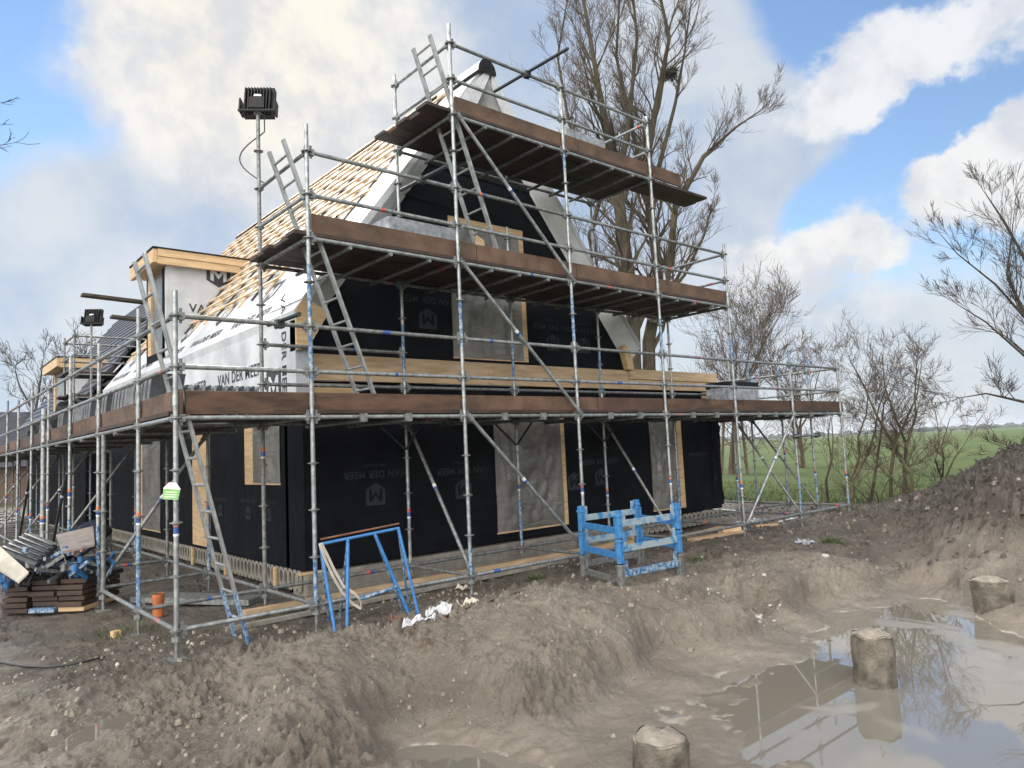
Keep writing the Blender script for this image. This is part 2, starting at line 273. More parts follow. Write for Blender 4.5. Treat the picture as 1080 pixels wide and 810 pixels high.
def m_(px, py, d): p = far(px, py, d); cp.append(tuple(p))
for q in [(1080, 466, 14.5), (1040, 489, 15), (1000, 511, 16), (950, 528, 17), (1120, 452, 14), (1200, 440, 14), (1075, 530, 11.5), (1020, 545, 12.5), (1130, 520, 11), (1300, 460, 14), (980, 562, 12.8), (1070, 580, 9.8), (1140, 590, 9)]: m_(*q)
for x, y, z in [(18, 6, -.3), (20, -3, -.3), (24, 2, -.3), (14, 4, -.27), (11, 3, -.25), (6, 3, -.25), (1, 3, -.25), (-3, 3, -.25), (-3, 8, -.26), (1, 9, -.25), (8, 9, -.25), (-8, 0, -.3), (-8, 10, -.3), (-9, -8, -.3), (0, 18, -.28), (10, 18, -.3), (3, -9, -.7), (10, -9, -.7), (-5, -7, -.32), (-3, -6, -.3), (-2, -5, -.28), (22, -8, -.3), (17, -3.5, .3)]: cp.append((x, y, z))
cp = np.array(cp)
def tps(cp, lam=.004):
    n = len(cp); d = np.hypot(cp[:, 0][:, None]-cp[:, 0], cp[:, 1][:, None]-cp[:, 1]); K = np.where(d > 0, d*d*np.log(d+1e-12), 0)+lam*np.eye(n)*10
    Pm = np.c_[np.ones(n), cp[:, :2]]; A = np.block([[K, Pm], [Pm.T, np.zeros((3, 3))]]); return np.linalg.solve(A, np.r_[cp[:, 2], 0, 0, 0])
_w = tps(cp)
def base_h(x, y):
    shp = x.shape; x = x.ravel(); y = y.ravel(); out = _w[-3]+_w[-2]*x+_w[-1]*y
    for i in range(len(cp)):
        r2 = (x-cp[i, 0])**2+(y-cp[i, 1])**2; out = out+_w[i]*.5*r2*np.log(r2+1e-12)
    return out.reshape(shp)
def sst(x, a, b): t = np.clip((x-a)/(b-a), 0, 1); return t*t*(3-2*t)
PUD = [on(185, 722, 2, -.31), on(108, 768, 2, -.335)]
def height(x, y):
    x = np.asarray(x, float); y = np.asarray(y, float)
    wx = .13*fbm(x*1.9+40, y*1.9, 4); wy = .13*fbm(x*1.9, y*1.9-33, 4)
    h = base_h(np.clip(x+wx, -9, 22), np.clip(y+wy, -9, 18)); h = np.clip(h, -.9, 3.2)
    lo_, hi_ = -.70, -.26; tt = np.clip((h-lo_)/(hi_-lo_), 0, 1); hs_ = lo_+(hi_-lo_)*(.5+.5*np.tanh((tt-.5)*5.0)/math.tanh(2.5))
    cut = .65*sst(y, -4.2, -3.2)*(1-sst(x, 8.5, 10.5)); h = np.where((h > lo_) & (h < hi_), h*(1-cut)+hs_*cut, h)     # dug banks are steep, their lips sharp
    cx, cy = 4., 1.; w = sst(np.maximum(np.abs(x-6)-15, np.abs(y-3)-9), 0, 6)     # level field beyond the site
    h = h*(1-w)+(-.3)*w
    near = 1-w; wet = sst(h, WZ+.0, WZ+.22)
    hs = sst(y, -.4, .6)*(1-sst(x, 11, 14))                                         # trampled flat strip by the scaffold
    rough = (.25+.75*wet)*(1-.55*hs)
    mound = sst(h, -.15, .5)
    n1 = fbm(x*1.3+5, y*1.3, 4); n2 = fbm(x*4.2, y*4.2+3, 5, billow=True); n3 = fbm(x*15, y*15, 4, g=.6, billow=True)
    clod = sst(fbm(x*.9+20, y*.9-4, 3), -.15, .45)
    n4 = fbm(x*7.5+31, y*7.5-8, 4, g=.55); crk = np.clip(.10-np.abs(fbm(x*2.3-6, y*2.3+11, 4)), 0, .1)*10      # narrow furrows and cracks
    smooth_lip = sst(h, WZ+.02, WZ+.30)
    h = h+near*(.06*n1*rough*wet+(.036+.065*clod)*n2*rough*(.3+.7*smooth_lip)+.022*clod*n4*smooth_lip*rough+(.013+.030*clod)*n3*rough*(.08+.92*smooth_lip)+mound*(.12*n2+.05*n3)-.035*crk*rough*clod*smooth_lip)
    h = h+near*(1-wet)*(.014+.062*fbm(x*1.15+3, y*1.7+9, 5))                                # low mud banks in the shallow water
    jx = .25*fbm(x*9, y*9+7, 3); jy = .25*fbm(x*9-14, y*9, 3)
    cm = near*rough*smooth_lip*(.25+.75*clod); h = h+cm*(.030*cells(x*7.5+jx*2, y*7.5+jy*2)+.017*cells(x*17+jx*3+50, y*17+jy*3))+near*mound*.07*cells(x*4.2+jx, y*4.2+jy)
    for p, sx, sy, a, dz in ((PUD[0], .42, .20, .5, .075), (PUD[1], .34, .20, .9, .075)):
        dx = x-p[0]; dy = y-p[1]; ca, sa = math.cos(a), math.sin(a); u = (dx*ca+dy*sa)/sx; v = (-dx*sa+dy*ca)/sy; rr = u*u+v*v+.5*perlin(x*5, y*5)
        h = h-near*dz*np.exp(-np.clip(rr, -.5, 30)); 
    return h
def gh(x, y): return float(height(np.array([x]), np.array([y]))[0])
def axis(segs, lo, hi):
    a = [segs[0][0]]
    for s0, s1, st in segs:
        n = max(1, int(round((s1-s0)/st))); a += list(np.linspace(s0, s1, n+1)[1:])
    st = .05
    x = a[-1]; st = segs[-1][2]
    while x < hi: st *= 1.22; x += st; a.append(x)
    x = a[0]; st = segs[0][2]
    while x > lo: st *= 1.22; x -= st; a.insert(0, x)
    return np.array(a)
gx = axis([(-4.5, -2.8, .03), (-2.8, 5, .0145), (5, 9, .024), (9, 16, .05), (16, 22, .12)], -6000, 6000)
gy = axis([(-7.5, -5.8, .05), (-5.8, -4.6, .02), (-4.6, -.5, .014), (-.5, 2, .025), (2, 12, .08), (12, 20, .2)], -6000, 6000)
X, Y = np.meshgrid(gx, gy); H = height(X, Y); nx, ny = len(gx), len(gy)
me = bpy.data.meshes.new('ground'); co = np.stack([X, Y, H], -1).reshape(-1, 3).astype(np.float32)
me.vertices.add(len(co)); me.vertices.foreach_set('co', co.ravel())
ii = (np.arange(ny-1)[:, None]*nx+np.arange(nx-1)).ravel(); quads = np.stack([ii, ii+1, ii+1+nx, ii+nx], 1).astype(np.int32)
me.loops.add(quads.size); me.loops.foreach_set('vertex_index', quads.ravel()); me.polygons.add(len(quads)); me.polygons.foreach_set('loop_start', np.arange(0, quads.size, 4, dtype=np.int32)); me.polygons.foreach_set('loop_total', np.full(len(quads), 4, np.int32))
me.polygons.foreach_set('use_smooth', np.ones(len(quads), bool)); me.update(calc_edges=True); me.validate()
ground = bpy.data.objects.new('ground', me); COL.objects.link(ground); ground['kind'] = 'structure'
# field limit in the world: the site strip runs along the buildings; beyond it is pasture
def ground_mat():
    m = bpy.data.materials.new('mud_and_pasture'); m.use_nodes = True; t = m.node_tree; n = t.nodes; l = t.links; P = n['Principled BSDF']
    g = n.new('ShaderNodeNewGeometry'); sp = n.new('ShaderNodeSeparateXYZ'); l.new(g.outputs['Position'], sp.inputs[0])
    def mt(op, a, b=None, cl=False):
        k = n.new('ShaderNodeMath'); k.operation = op; k.use_clamp = cl
        for i, v in enumerate((a, b)):
            if v is None: continue
            if isinstance(v, (int, float)): k.inputs[i].default_value = v
            else: l.new(v, k.inputs[i])
        return k.outputs[0]
    def nz(s, d=6, r=.6, out='Fac', vec=None, loc=(0, 0, 0), sc=(1, 1, 1)):
        mp = n.new('ShaderNodeMapping'); mp.inputs['Location'].default_value = loc; mp.inputs['Scale'].default_value = sc; l.new(vec or g.outputs['Position'], mp.inputs[0])
        k = n.new('ShaderNodeTexNoise'); k.inputs['Scale'].default_value = s; k.inputs['Detail'].default_value = d; k.inputs['Roughness'].default_value = r; l.new(mp.outputs[0], k.inputs['Vector']); return k.outputs[out]
    def mr(v, a, b, c0=0, c1=1):
        k = n.new('ShaderNodeMapRange'); k.interpolation_type = 'SMOOTHSTEP'; l.new(v, k.inputs[0]); k.inputs[1].default_value = a; k.inputs[2].default_value = b; k.inputs[3].default_value = c0; k.inputs[4].default_value = c1; return k.outputs[0]
    def mix(f, a, b):
        k = n.new('ShaderNodeMix'); k.data_type = 'RGBA'
        if isinstance(f, (int, float)): k.inputs[0].default_value = f
        else: l.new(f, k.inputs[0])
        for i, v in ((6, a), (7, b)):
            if isinstance(v, tuple): k.inputs[i].default_value = (*v, 1)
            else: l.new(v, k.inputs[i])
        return k.outputs[2]
    mud = mix(mr(nz(1.1, 8, .65), .35, .65), (.172, .148, .121), (.285, .250, .206))
    mud = mix(mr(nz(6, 8, .7, loc=(4, 2, 1)), .50, .72), mud, (.15, .128, .105))
    mud = mix(mr(nz(24, 6, .7, loc=(1, 7, 1)), .42, .75, 0, .45), mud, (.33, .285, .23))
    soil = mix(mr(nz(3, 8, .7, loc=(9, 9, 0)), .35, .7), (.062, .052, .042), (.155, .132, .108))
    yy = mt('ADD', sp.outputs[1], mt('MULTIPLY', mt('SUBTRACT', nz(1.4, 6, .65, loc=(2, 8, 3)), .5), 2.0))
    yw = mt('ADD', yy, mt('MULTIPLY', mt('MAXIMUM', mt('SUBTRACT', sp.outputs[0], 2.0), 0.0), .27))
    by_wall = mr(yw, -.75, .25)
    m1 = mix(mt('MULTIPLY', by_wall, .92), mud, soil)
    heap = mr(mt('ADD', sp.outputs[2], mt('MULTIPLY', mt('SUBTRACT', nz(2.2), .5), .5)), -.24, .10)
    heap = mt('MULTIPLY', heap, mr(sp.outputs[0], 6.5, 8.5))
    m1 = mix(mt('MULTIPLY', heap, .93), m1, mix(mr(nz(5), .4, .65), (.048, .041, .035), (.115, .100, .084)))
    org = mr(nz(2.1, 8, .7, loc=(15, 3, 1)), .60, .68)
    m1 = mix(mt('MULTIPLY', org, .6), m1, (.11, .062, .03))
    m1 = mix(mr(nz(17, 9, .75, loc=(3, 31, 7)), .56, .66, 0, .75), m1, (.10, .083, .064)); m1 = mix(mr(nz(31, 8, .75, loc=(13, 1, 5)), .57, .68, 0, .6), m1, (.40, .365, .315))
    pt_ = mr(nz(.55, 7, .6, loc=(21, 5, 1)), .42, .60); m1 = mix(mt('MULTIPLY', pt_, .35), m1, (.15, .128, .105))
    # wet band just above the water, pale silt line where the water has stood
    zz = mt('ADD', sp.outputs[2], mt('MULTIPLY', mt('SUBTRACT', nz(2.5), .5), .03))
    wet = mr(zz, WZ+.16, WZ+.01)
    m1 = mix(mt('MULTIPLY', wet, .75), m1, (.165, .143, .115))
    line = mt('MULTIPLY', mr(sp.outputs[2], WZ-.004, WZ+.003), mr(sp.outputs[2], WZ+.016, WZ+.005))
    m1 = mix(mt('MULTIPLY', line, mr(nz(3.5, 5), .48, .62, 0, .8)), m1, (.37, .34, .295))
    # pasture
    gcol = mix(mr(nz(.25, 6, .6), .35, .65), (.044, .080, .013), (.072, .110, .022))
    gcol = mix(mr(nz(.035, 5, .6, sc=(1, 3, 1)), .4, .62, 0, .6), gcol, (.095, .120, .036))
    gcol = mix(mr(nz(6, 5, .7), .45, .75, 0, .5), gcol, (.026, .046, .009))
    edge = mt('ADD', mt('ADD', mt('MULTIPLY', sp.outputs[0], .9), mt('MULTIPLY', sp.outputs[1], .30)), mt('MULTIPLY', mt('SUBTRACT', nz(.9, 6, .65), .5), 2.6))
    gm = mr(edge, 15.6, 16.5)
    gm = mt('MAXIMUM', gm, mr(sp.outputs[1], 40, 44)); gm = mt('MAXIMUM', gm, mr(sp.outputs[1], -13, -15)); gm = mt('MAXIMUM', gm, mr(sp.outputs[0], -12, -14))
    tuft = mt('MULTIPLY', mr(nz(2.3, 7, .7, loc=(5, 5, 5)), .63, .67), mt('MULTIPLY', mr(yy, -.8, .3), .55))
    colr = mix(tuft, m1, (.055, .075, .022)); colr = mix(gm, colr, gcol)
    l.new(colr, P.inputs['Base Color'])
    rg = mt('SUBTRACT', mr(nz(1.6, 7, .62, loc=(1, 2, 9)), .4, .62, .33, .85), mt('MULTIPLY', wet, .30)); 
    k = n.new('ShaderNodeMix'); l.new(gm, k.inputs[0]); l.new(rg, k.inputs[2]); k.inputs[3].default_value = .9; l.new(k.outputs[0], P.inputs['Roughness'])
    P.inputs['Specular IOR Level'].default_value = .4
    hgt = mt('ADD', mt('MULTIPLY', nz(9, 8, .68, loc=(3, 3, 3)), 1.0), mt('MULTIPLY', nz(38, 8, .75), .8))
    b = n.new('ShaderNodeBump'); b.inputs['Distance'].default_value = .07; l.new(mt('SUBTRACT', .85, mt('MULTIPLY', wet, .62)), b.inputs['Strength']); l.new(hgt, b.inputs['Height']); l.new(b.outputs[0], P.inputs['Normal'])
    return m
me.materials.append(ground_mat())
# water in the excavation: silty, mirror-like where still, matt where silt floats on it
def water_mat(name, film=True, tint=(.175, .160, .134)):
    m = bpy.data.materials.new(name); m.use_nodes = True; t = m.node_tree; n = t.nodes; l = t.links; P = n['Principled BSDF']
    P.inputs['Base Color'].default_value = (*tint, 1); P.inputs['Roughness'].default_value = .015; P.inputs['IOR'].default_value = 2.0
    if film:
        g = n.new('ShaderNodeNewGeometry')
        wq = n.new('ShaderNodeTexNoise'); wq.inputs['Scale'].default_value = 1.05; wq.inputs['Detail'].default_value = 5; wq.inputs['Roughness'].default_value = .5; wq.inputs['Distortion'].default_value = .9
        mp = n.new('ShaderNodeMapping'); mp.inputs['Rotation'].default_value = (0, 0, .7); mp.inputs['Scale'].default_value = (1, .65, 1); mp.inputs['Location'].default_value = (1.3, 4.7, 0); l.new(g.outputs['Position'], mp.inputs[0]); l.new(mp.outputs[0], wq.inputs['Vector'])
        r = n.new('ShaderNodeMapRange'); r.interpolation_type = 'SMOOTHSTEP'; l.new(wq.outputs[0], r.inputs[0]); r.inputs[1].default_value = .575; r.inputs[2].default_value = .67
        mc = n.new('ShaderNodeMix'); mc.data_type = 'RGBA'; l.new(r.outputs[0], mc.inputs[0]); mc.inputs[6].default_value = (*tint, 1); mc.inputs[7].default_value = (.25, .23, .195, 1); l.new(mc.outputs[2], P.inputs['Base Color'])
        mg = n.new('ShaderNodeMapRange'); l.new(r.outputs[0], mg.inputs[0]); mg.inputs[3].default_value = .012; mg.inputs[4].default_value = .30; l.new(mg.outputs[0], P.inputs['Roughness'])
    return m
def water(name, pts, z, m):
    mb = MB(); mb.add([(x, y, z) for x, y in pts], [tuple(range(len(pts)))]); o = mb.build(name, m); o['kind'] = 'structure'; return o
water('pit_water', [(-2, -9), (14, -9), (14, 0.3), (-2, 0.3)], WZ, water_mat('silty_water'))
pm = water_mat('puddle_water', False, (.16, .145, .12))
for p, z in ((PUD[0], -.335), (PUD[1], -.365)):
    hz = gh(p[0], p[1])+.034
    water('puddle', [(p[0]+.75*math.cos(a), p[1]+.62*math.sin(a)) for a in np.linspace(0, 6.28, 25)[:-1]], hz, pm)
# ------------------------------------------------------------------ main house
YF, XL, XR, XG = 1.75, .68, 10.25, 7.32      # front wall, left wall, right end of the annexe, right foot of the gable
YB = 13.0; EAVE_L, APX, APZ = 3.1, 3.98, 7.55
H1 = thing('timber_house', 'steep gabled timber-frame house wrapped in black membrane, standing inside the front scaffold', 'house', (4.5, 6, -.25))
F2 = (1, 0, 0); F3 = (0, 0, 1)
def vdm(mb, x, y, z, ex, ez, s, mi, sub=True):            # printed name, emblem and small line, in the plane ex / ez
    ex = np.array(ex, float); ez = np.array(ez, float); o = np.array([x, y, z], float)
    put_text(mb, 'VAN DER MEER', o, ex, ez, s, mi)
    put_logo(mb, o+ez*s*1.25, ex, ez, s*2.3, mi)
    if sub: put_text(mb, 'HOUTBOUW', o-ez*s*.75, ex, ez, s*.42, mi, .01)
# front wall, one storey, openings left free
def wall_cells(mb, rects, holes, yf, yb, mi=0):
    x0, x1, z0, z1 = rects; xs = sorted({x0, x1, *[h[0] for h in holes], *[h[1] for h in holes]}); zs = sorted({z0, z1, *[h[2] for h in holes], *[h[3] for h in holes]})
    for i in range(len(xs)-1):
        for j in range(len(zs)-1):
            cx = (xs[i]+xs[i+1])/2; cz = (zs[j]+zs[j+1])/2
            if any(h[0] < cx < h[1] and h[2] < cz < h[3] for h in holes): continue
            mb.box((xs[i], yf, zs[j]), (xs[i+1], yb, zs[j+1]), mi)
mb = MB(); WIN1 = (3.94, 5.54, .2, 2.3); WIN2 = (7.90, 8.94, .2, 2.3)
wall_cells(mb, (XL, XR, .08, 2.6), [WIN1, WIN2], YF, YF+.25)
U = (-1, 0, 0); D = (0, 0, -1)                              # the rolls were fixed upside down
for x, z in ((1.75, 1.33), (3.3, 1.30), (6.45, 1.30), (5.75, 1.30)):
    if x == 5.75: put_logo(mb, (x, YF-.004, z-.2), U, D, .32, 1); continue
    vdm(mb, x, YF-.004, z, U, D, .135, 1)
put_text(mb, 'VAN DER MEER', (9.5, YF-.004, 1.3), U, D, .10, 1); put_text(mb, 'VAN DER MEER', (3.0, YF-.004, 2.42), U, D, .10, 1)
for k in range(1, 12): mb.box((XL, YF-.0025, .08+k*.21), (WIN1[0], YF-.001, .083+k*.21), 2)
mb.build('front_wall', ['black', 'black_print', 'dark'], H1)
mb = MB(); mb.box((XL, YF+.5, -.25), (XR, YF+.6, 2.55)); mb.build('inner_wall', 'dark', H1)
def sheet_grid(name, parent, org, ex, ez, w, h, amp, seed, m='plastic', nu=48, nv=56, bot=0.0):
    ex = np.array(ex, float); ez = np.array(ez, float); nn = np.cross(ex, ez); org = np.array(org, float); mb = MB(); vs = []
    for j in range(nv+1):
        for i in range(nu+1):
            u = i/nu; v = j/nv; e = min(u, 1-u, v, 1-v)*6; e = min(1, e)
            d = float(fbm(np.array([u*2.2+v*2.5+seed]), np.array([v*1.6-u*3+seed*2]), 4, billow=True)[0])
            for uu, sd in ((u, 1), (1-u, 2)):
                th_ = math.atan2(1-v+.04, uu+.04); r_ = math.hypot(uu, 1-v); d += .55*abs(math.sin(th_*13+seed*sd+1.3*d))*math.exp(-r_*1.5)*min(1, r_*5)
            vs.append(org+ex*u*w+ez*v*h+nn*(amp*d*(.25+.75*e)))
    mb.add(vs, [(j*(nu+1)+i, j*(nu+1)+i+1, (j+1)*(nu+1)+i+1, (j+1)*(nu+1)+i) for j in range(nv) for i in range(nu)])
    return mb.build(name, m, parent, smooth=True)
def window(x0, x1, z0, z1, left=0, right=.1, top=0, bottom=.03):
    mb = MB()
    if right: mb.box((x1-right, YF-.02, z0), (x1, YF+.2, z1))
    if left: mb.box((x0, YF-.02, z0), (x0+left, YF+.2, z1))
    if bottom: mb.box((x0+left, YF-.012, z0), (x1-right, YF+.2, z0+bottom))
    if top: mb.box((x0+left, YF-.015, z1-top), (x1-right, YF+.2, z1))
    f = mb.build('window', 'tan', H1)
    sheet_grid('pane', f, (x0+left, YF-.02, z0+bottom), (1, 0, 0), (0, 0, 1), x1-x0-left-right, z1-z0-top-bottom, .05, x0)
window(*WIN1, right=.09); window(*WIN2, right=.16)
# gable above: outline with the tall window left free, cut by columns
WU = (3.2, 4.78, 3.02, 5.33)
def gz(x): return EAVE_L+(APZ-EAVE_L)*(x-.65)/(APX-.65) if x < APX else EAVE_L+(APZ-EAVE_L)*(XG-x)/(XG-APX)
mb = MB(); xs = [.68, WU[0], APX, WU[1], XG]
def col(xa, xb, za, top=None):
    ta = gz(xa) if top is None else top; tb = gz(xb) if top is None else top; mb.prism([(xa, YF, za), (xb, YF, za), (xb, YF, tb), (xa, YF, ta)], (0, .2, 0))
col(.68, WU[0], 2.97); col(WU[0], APX, WU[3]); col(APX, WU[1], WU[3]); col(WU[1], XG, 2.97); 
mb.box((WU[0], YF, 2.97), (WU[1], YF+.2, WU[2]))
for x, z, s in ((1.55, 3.98, .14), (2.75, 3.95, .14), (5.4, 3.72, .13), (6.2, 3.72, .13)):
    if x == 1.55: continue
    vdm(mb, x, YF-.004, z, U, D, s, 1, x != 2.75)
# overlapping torn membrane laps below the ridge
for x0, x1, z0, z1 in ((2.35, 3.6, 5.5, 5.35), (2.7, 5.0, 6.1, 5.95), (3.1, 4.7, 6.75, 6.65)): mb.prism([(x0, YF-.03, z0), (x1, YF-.02, z0-.05), (x1, YF-.004, z1+.22), (x0, YF-.004, z1+.24)], (0, .004, 0))
mb.build('gable_wall', ['black', 'black_print'], H1)
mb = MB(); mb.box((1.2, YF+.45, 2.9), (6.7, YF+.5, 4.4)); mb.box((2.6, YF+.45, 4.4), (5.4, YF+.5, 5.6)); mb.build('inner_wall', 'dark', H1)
window(*WU, left=0, right=.10, top=.10, bottom=.02)
# pine edge beam on the storey line, two lengths, with the end block
mb = MB(); mb.box((.62, YF-.08, 2.60), (7.3, YF-.002, 2.965)); mb.box((2.93+.9, YF-.10, 2.62), (3.93, YF-.08, 2.94)); mb.build('edge_beam', 'beam', H1, bevel=.006)
mb = MB(); mb.box((7.3, YF-.10, 2.60), (10.2, YF-.002, 2.79)); mb.box((7.305, YF-.12, 2.796), (10.22, YF-.002, 2.99)); mb.build('edge_beam', 'beam', H1, bevel=.006)
for lo_, hi_ in (((9.75, YF-.05, 2.45), (10.2, YF-.002, 2.585)), ((9.9, YF-.05, 2.28), (10.08, YF-.002, 2.447)), ((.75, YF-.06, 2.40), (1.5, YF-.005, 2.56)), ((.8, YF-.06, 2.1), (.98, YF-.005, 2.397))): mb = MB(); mb.box(lo_, hi_); mb.build('wood_block', 'tan', H1)
# annexe: flat roof and black end wall with loose membrane
mb = MB(); mb.box((XG, YF+.001, 2.6), (10.2, 8.5, 2.96)); mb.build('annexe_roof', 'black', H1)
mb = MB(); mb.box((XR-.15, YF+.255, .08), (XR-.001, 8.5, 2.6)); mb.build('annexe_wall', 'black', H1)
sheet_grid('loose_membrane', H1, (9.95, YF-.02, .15), (1, .1, 0), (0, 0, 1), .42, 2.1, .09, 3.3, 'black', 14, 30)
# left wall with openings (runs along the side)
mb = MB(); holes = [(2.5, 3.85, 1.2, 2.4), (5.5, 6.45, .12, 2.4), (8.55, 10.15, .2, 2.4)]
t = MB(); wall_cells(t, (YF+.255, YB, .08, 3.1), holes, 0, .22)
mb.v = [(XL+y, x, z) for x, y, z in t.v]; mb.f = [tuple(reversed(f)) for f in t.f]; mb.m = list(t.m)
for y, z in ((2.95, .98), (3.75, .98), (5.0, .98), (7.3, .98)): vdm(mb, XL-.004, y, z, (0, 1, 0), D, .085, 1, False)
mb.build('side_wall', ['black', 'black_print'], H1)
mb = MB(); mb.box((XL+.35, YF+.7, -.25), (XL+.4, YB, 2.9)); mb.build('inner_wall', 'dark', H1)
def side_window(y0, y1, z0, z1, wood, pane=True):
    mb = MB(); mb.box((XL-.01, y1-wood, z0), (XL+.2, y1, z1)); mb.box((XL-.008, y0, z0), (XL+.2, y1-wood, z0+.025)); f = mb.build('window' if pane else 'door_frame', 'tan', H1)
    if pane: sheet_grid('pane', f, (XL-.01, y0, z0+.025), (0, 1, 0), (0, 0, 1), y1-y0-wood, z1-z0-.025, .02, y0, nu=24, nv=30)
side_window(*holes[0], .34); side_window(*holes[1], .85, False); side_window(*holes[2], .2)
mb = MB(); mb.box((XL+.04, 5.5, .15), (XL+.1, 5.62, 2.4)); mb.build('door_panel', 'black', H1)
# hollow-core floor units showing their holes, and the plain beam on the front
def hollow(name, org, ex, n, cell, z0, z1, parent, dp=.12):
    org = np.array(org, float); ex = np.array(ex, float); nn = np.cross(ex, (0, 0, 1)); mb = MB()
    for k in range(n):
        cx = (k+.5)*cell; K = 16; vs = []; hz = (z1-z0)/2
        for i in range(K):
            a = 2*math.pi*(i+.5)/K; ca, sa = math.cos(a), math.sin(a); s = 1/max(abs(ca), abs(sa)); 
            for u, w, dd in ((ca*s*cell/2, sa*s*hz, 0), (ca*cell*.34, sa*hz*.66+.01, 0), (ca*cell*.34, sa*hz*.66+.01, dp)):
                p = org+ex*(cx+u)-nn*dd; vs.append((p[0], p[1], (z0+z1)/2+w))
        fs = []
        for i in range(K):
            j = (i+1) % K; fs += [(i*3, j*3, j*3+1, i*3+1), (i*3+1, j*3+1, j*3+2, i*3+2)]
        mb.add(vs, fs, 0)
        mb.add([vs[i*3+2] for i in range(K)], [tuple(range(K))], 1)
    return mb.build(name, ['concrete', 'dark'], parent)
hollow('floor_unit', (XL-.02, YB, 0), (0, -1, 0), 75, .149, -.2, .078, H1)
hollow('floor_unit', (7.25, YF-.02, 0), (1, 0, 0), 19, .155, -.2, .07, H1)
mb = MB(); mb.box((XL, YF-.06, -.32), (7.2, YF+.4, .04)); mb.box((XL-.05, YF-.1, -.5), (7.1, YF-.063, -.2)); mb.build('floor_beam', 'concrete', H1, bevel=.008)
mb = MB()
for y in (2.6, 4.6, 6.3): mb.box((XL-.06, y, -.27), (XL-.03, y+.09, .06))
for x in (2.15, 7.05): mb.box((x, YF-.10, -.28), (x+.12, YF-.065, .05))
mb.box((XL-.1, YF-.06, .045), (XL+.22, YF-.005, .075))
mb.build('wood_wedge', 'tan', H1)
# roof: slabs, battens, ridge
RX, RZ, RRX = 3.88, 7.93, 7.5; EX, EZ = .48, 3.5; YR0, YR1 = 1.50, YB
sl_ = (RZ-EZ)/(RX-EX); slr = (RZ-EZ)/(RRX-RX)
mb = MB()
mb.prism([(EX, YR0, EZ), (RX, YR0, RZ), (RX, YR0, RZ-.10), (EX+.02, YR0, EZ-.12)], (0, YR1-YR0, 0))
n_ = np.array([-sl_, 0, 1.])/math.hypot(sl_, 1); up = np.array([1, 0, sl_])/math.hypot(sl_, 1); Ls = math.hypot(RX-EX, RZ-EZ)
def rp(s, y, o=.004): return np.array([EX, y, EZ])+up*s+n_*o
# printed underlay: rows of the name on the lower part
for s in (.42,):
    for k in range(6):
        y = 3.5+k*2.1; put_text(mb, 'VAN DER MEER', rp(s-.2, y), (0, -1, 0), up, .22, 1); put_logo(mb, rp(s+.16, y), np.array((0, -1, 0)), up, .52, 1)
for s in (1.35, 2.3, 3.3):
    for k in range(4): put_text(mb, 'VAN DER MEER', rp(s, 3.9+k*1.9+(s*.3), .004), (0, -1, 0), up, .13, 1)
roofL = mb.build('roof', ['white', 'print'], H1)
mb = MB(); mb.prism([rp(.2, YR0+.01, .006), rp(Ls-.25, YR0+.01, .006), rp(Ls-.25, YR0+.95, .006), rp(.2, YR0+1.15, .006)], n_*.006); mb.build('verge_strip', 'greywhite', roofL)
mb = MB(); mb.prism([(RRX, YR0, EZ), (RX, YR0, RZ), (RX, YR0, RZ-.10), (RRX-.02, YR0, EZ-.12)], (0, YR1-YR0, 0)); mb.build('roof', 'white', H1)
# verge fascia hanging on the underside (white membrane folded over), both slopes
for sgn in (-1, 1):
    mb = MB(); x0 = EX if sgn < 0 else RRX
    a = [(x0, YR0, EZ-.10), (RX, YR0, RZ-.10), (RX, YF-.003, RZ-.42), (x0-sgn*.14, YF-.003, EZ-.42)]
    if sgn < 0: a = [(x0+.05, YR0+.01, EZ-.1), (RX, YR0+.01, RZ-.1), (RX, YF-.003, RZ-.42), (x0+.2, YF-.003, EZ-.35)]
    mb.prism(a, (0, .003, -.02)); mb.build('verge_underside', 'greywhite', H1)
mb = MB(); mb.prism([(.30+.2, 1.49, 2.97), (.66, 1.49, 3.0), (.98, 1.49, 3.52), (.62, 1.49, 3.68), (.5, 1.49, 3.5)], (0, .2, 0)); mb.build('rafter_foot', 'tan', H1)
mb = MB(); mb.prism([(7.18, 1.55, 2.97), (7.34, 1.55, 2.97), (7.30, 1.55, 3.22), (7.12, 1.55, 3.45), (7.05, 1.55, 3.38)], (0, .12, 0)); mb.build('rafter_foot', 'tan', H1)
# eaves wrapped in white membrane, with lettering reading downwards
mb = MB(); mb.box((EX+.02, YR0+.02, 2.28), (XL-.004, YR1, EZ-.02)); put_text(mb, 'VAN DER MEER', (EX+.015, 1.95, 3.05), (0, 0, -1), (0, -1, 0), .2, 1)
for k in range(5): put_text(mb, 'VAN DER MEER', (EX+.015, 3.6+2.4*k, 2.78), (0, -1, 0), (0, 0, 1), .25, 1); put_logo(mb, (EX+.015, 2.25+2.4*k, 2.3), np.array((0, -1, 0)), np.array((0, 0, 1)), .5, 1)
mb.build('eaves_wrap', ['white', 'print'], H1)
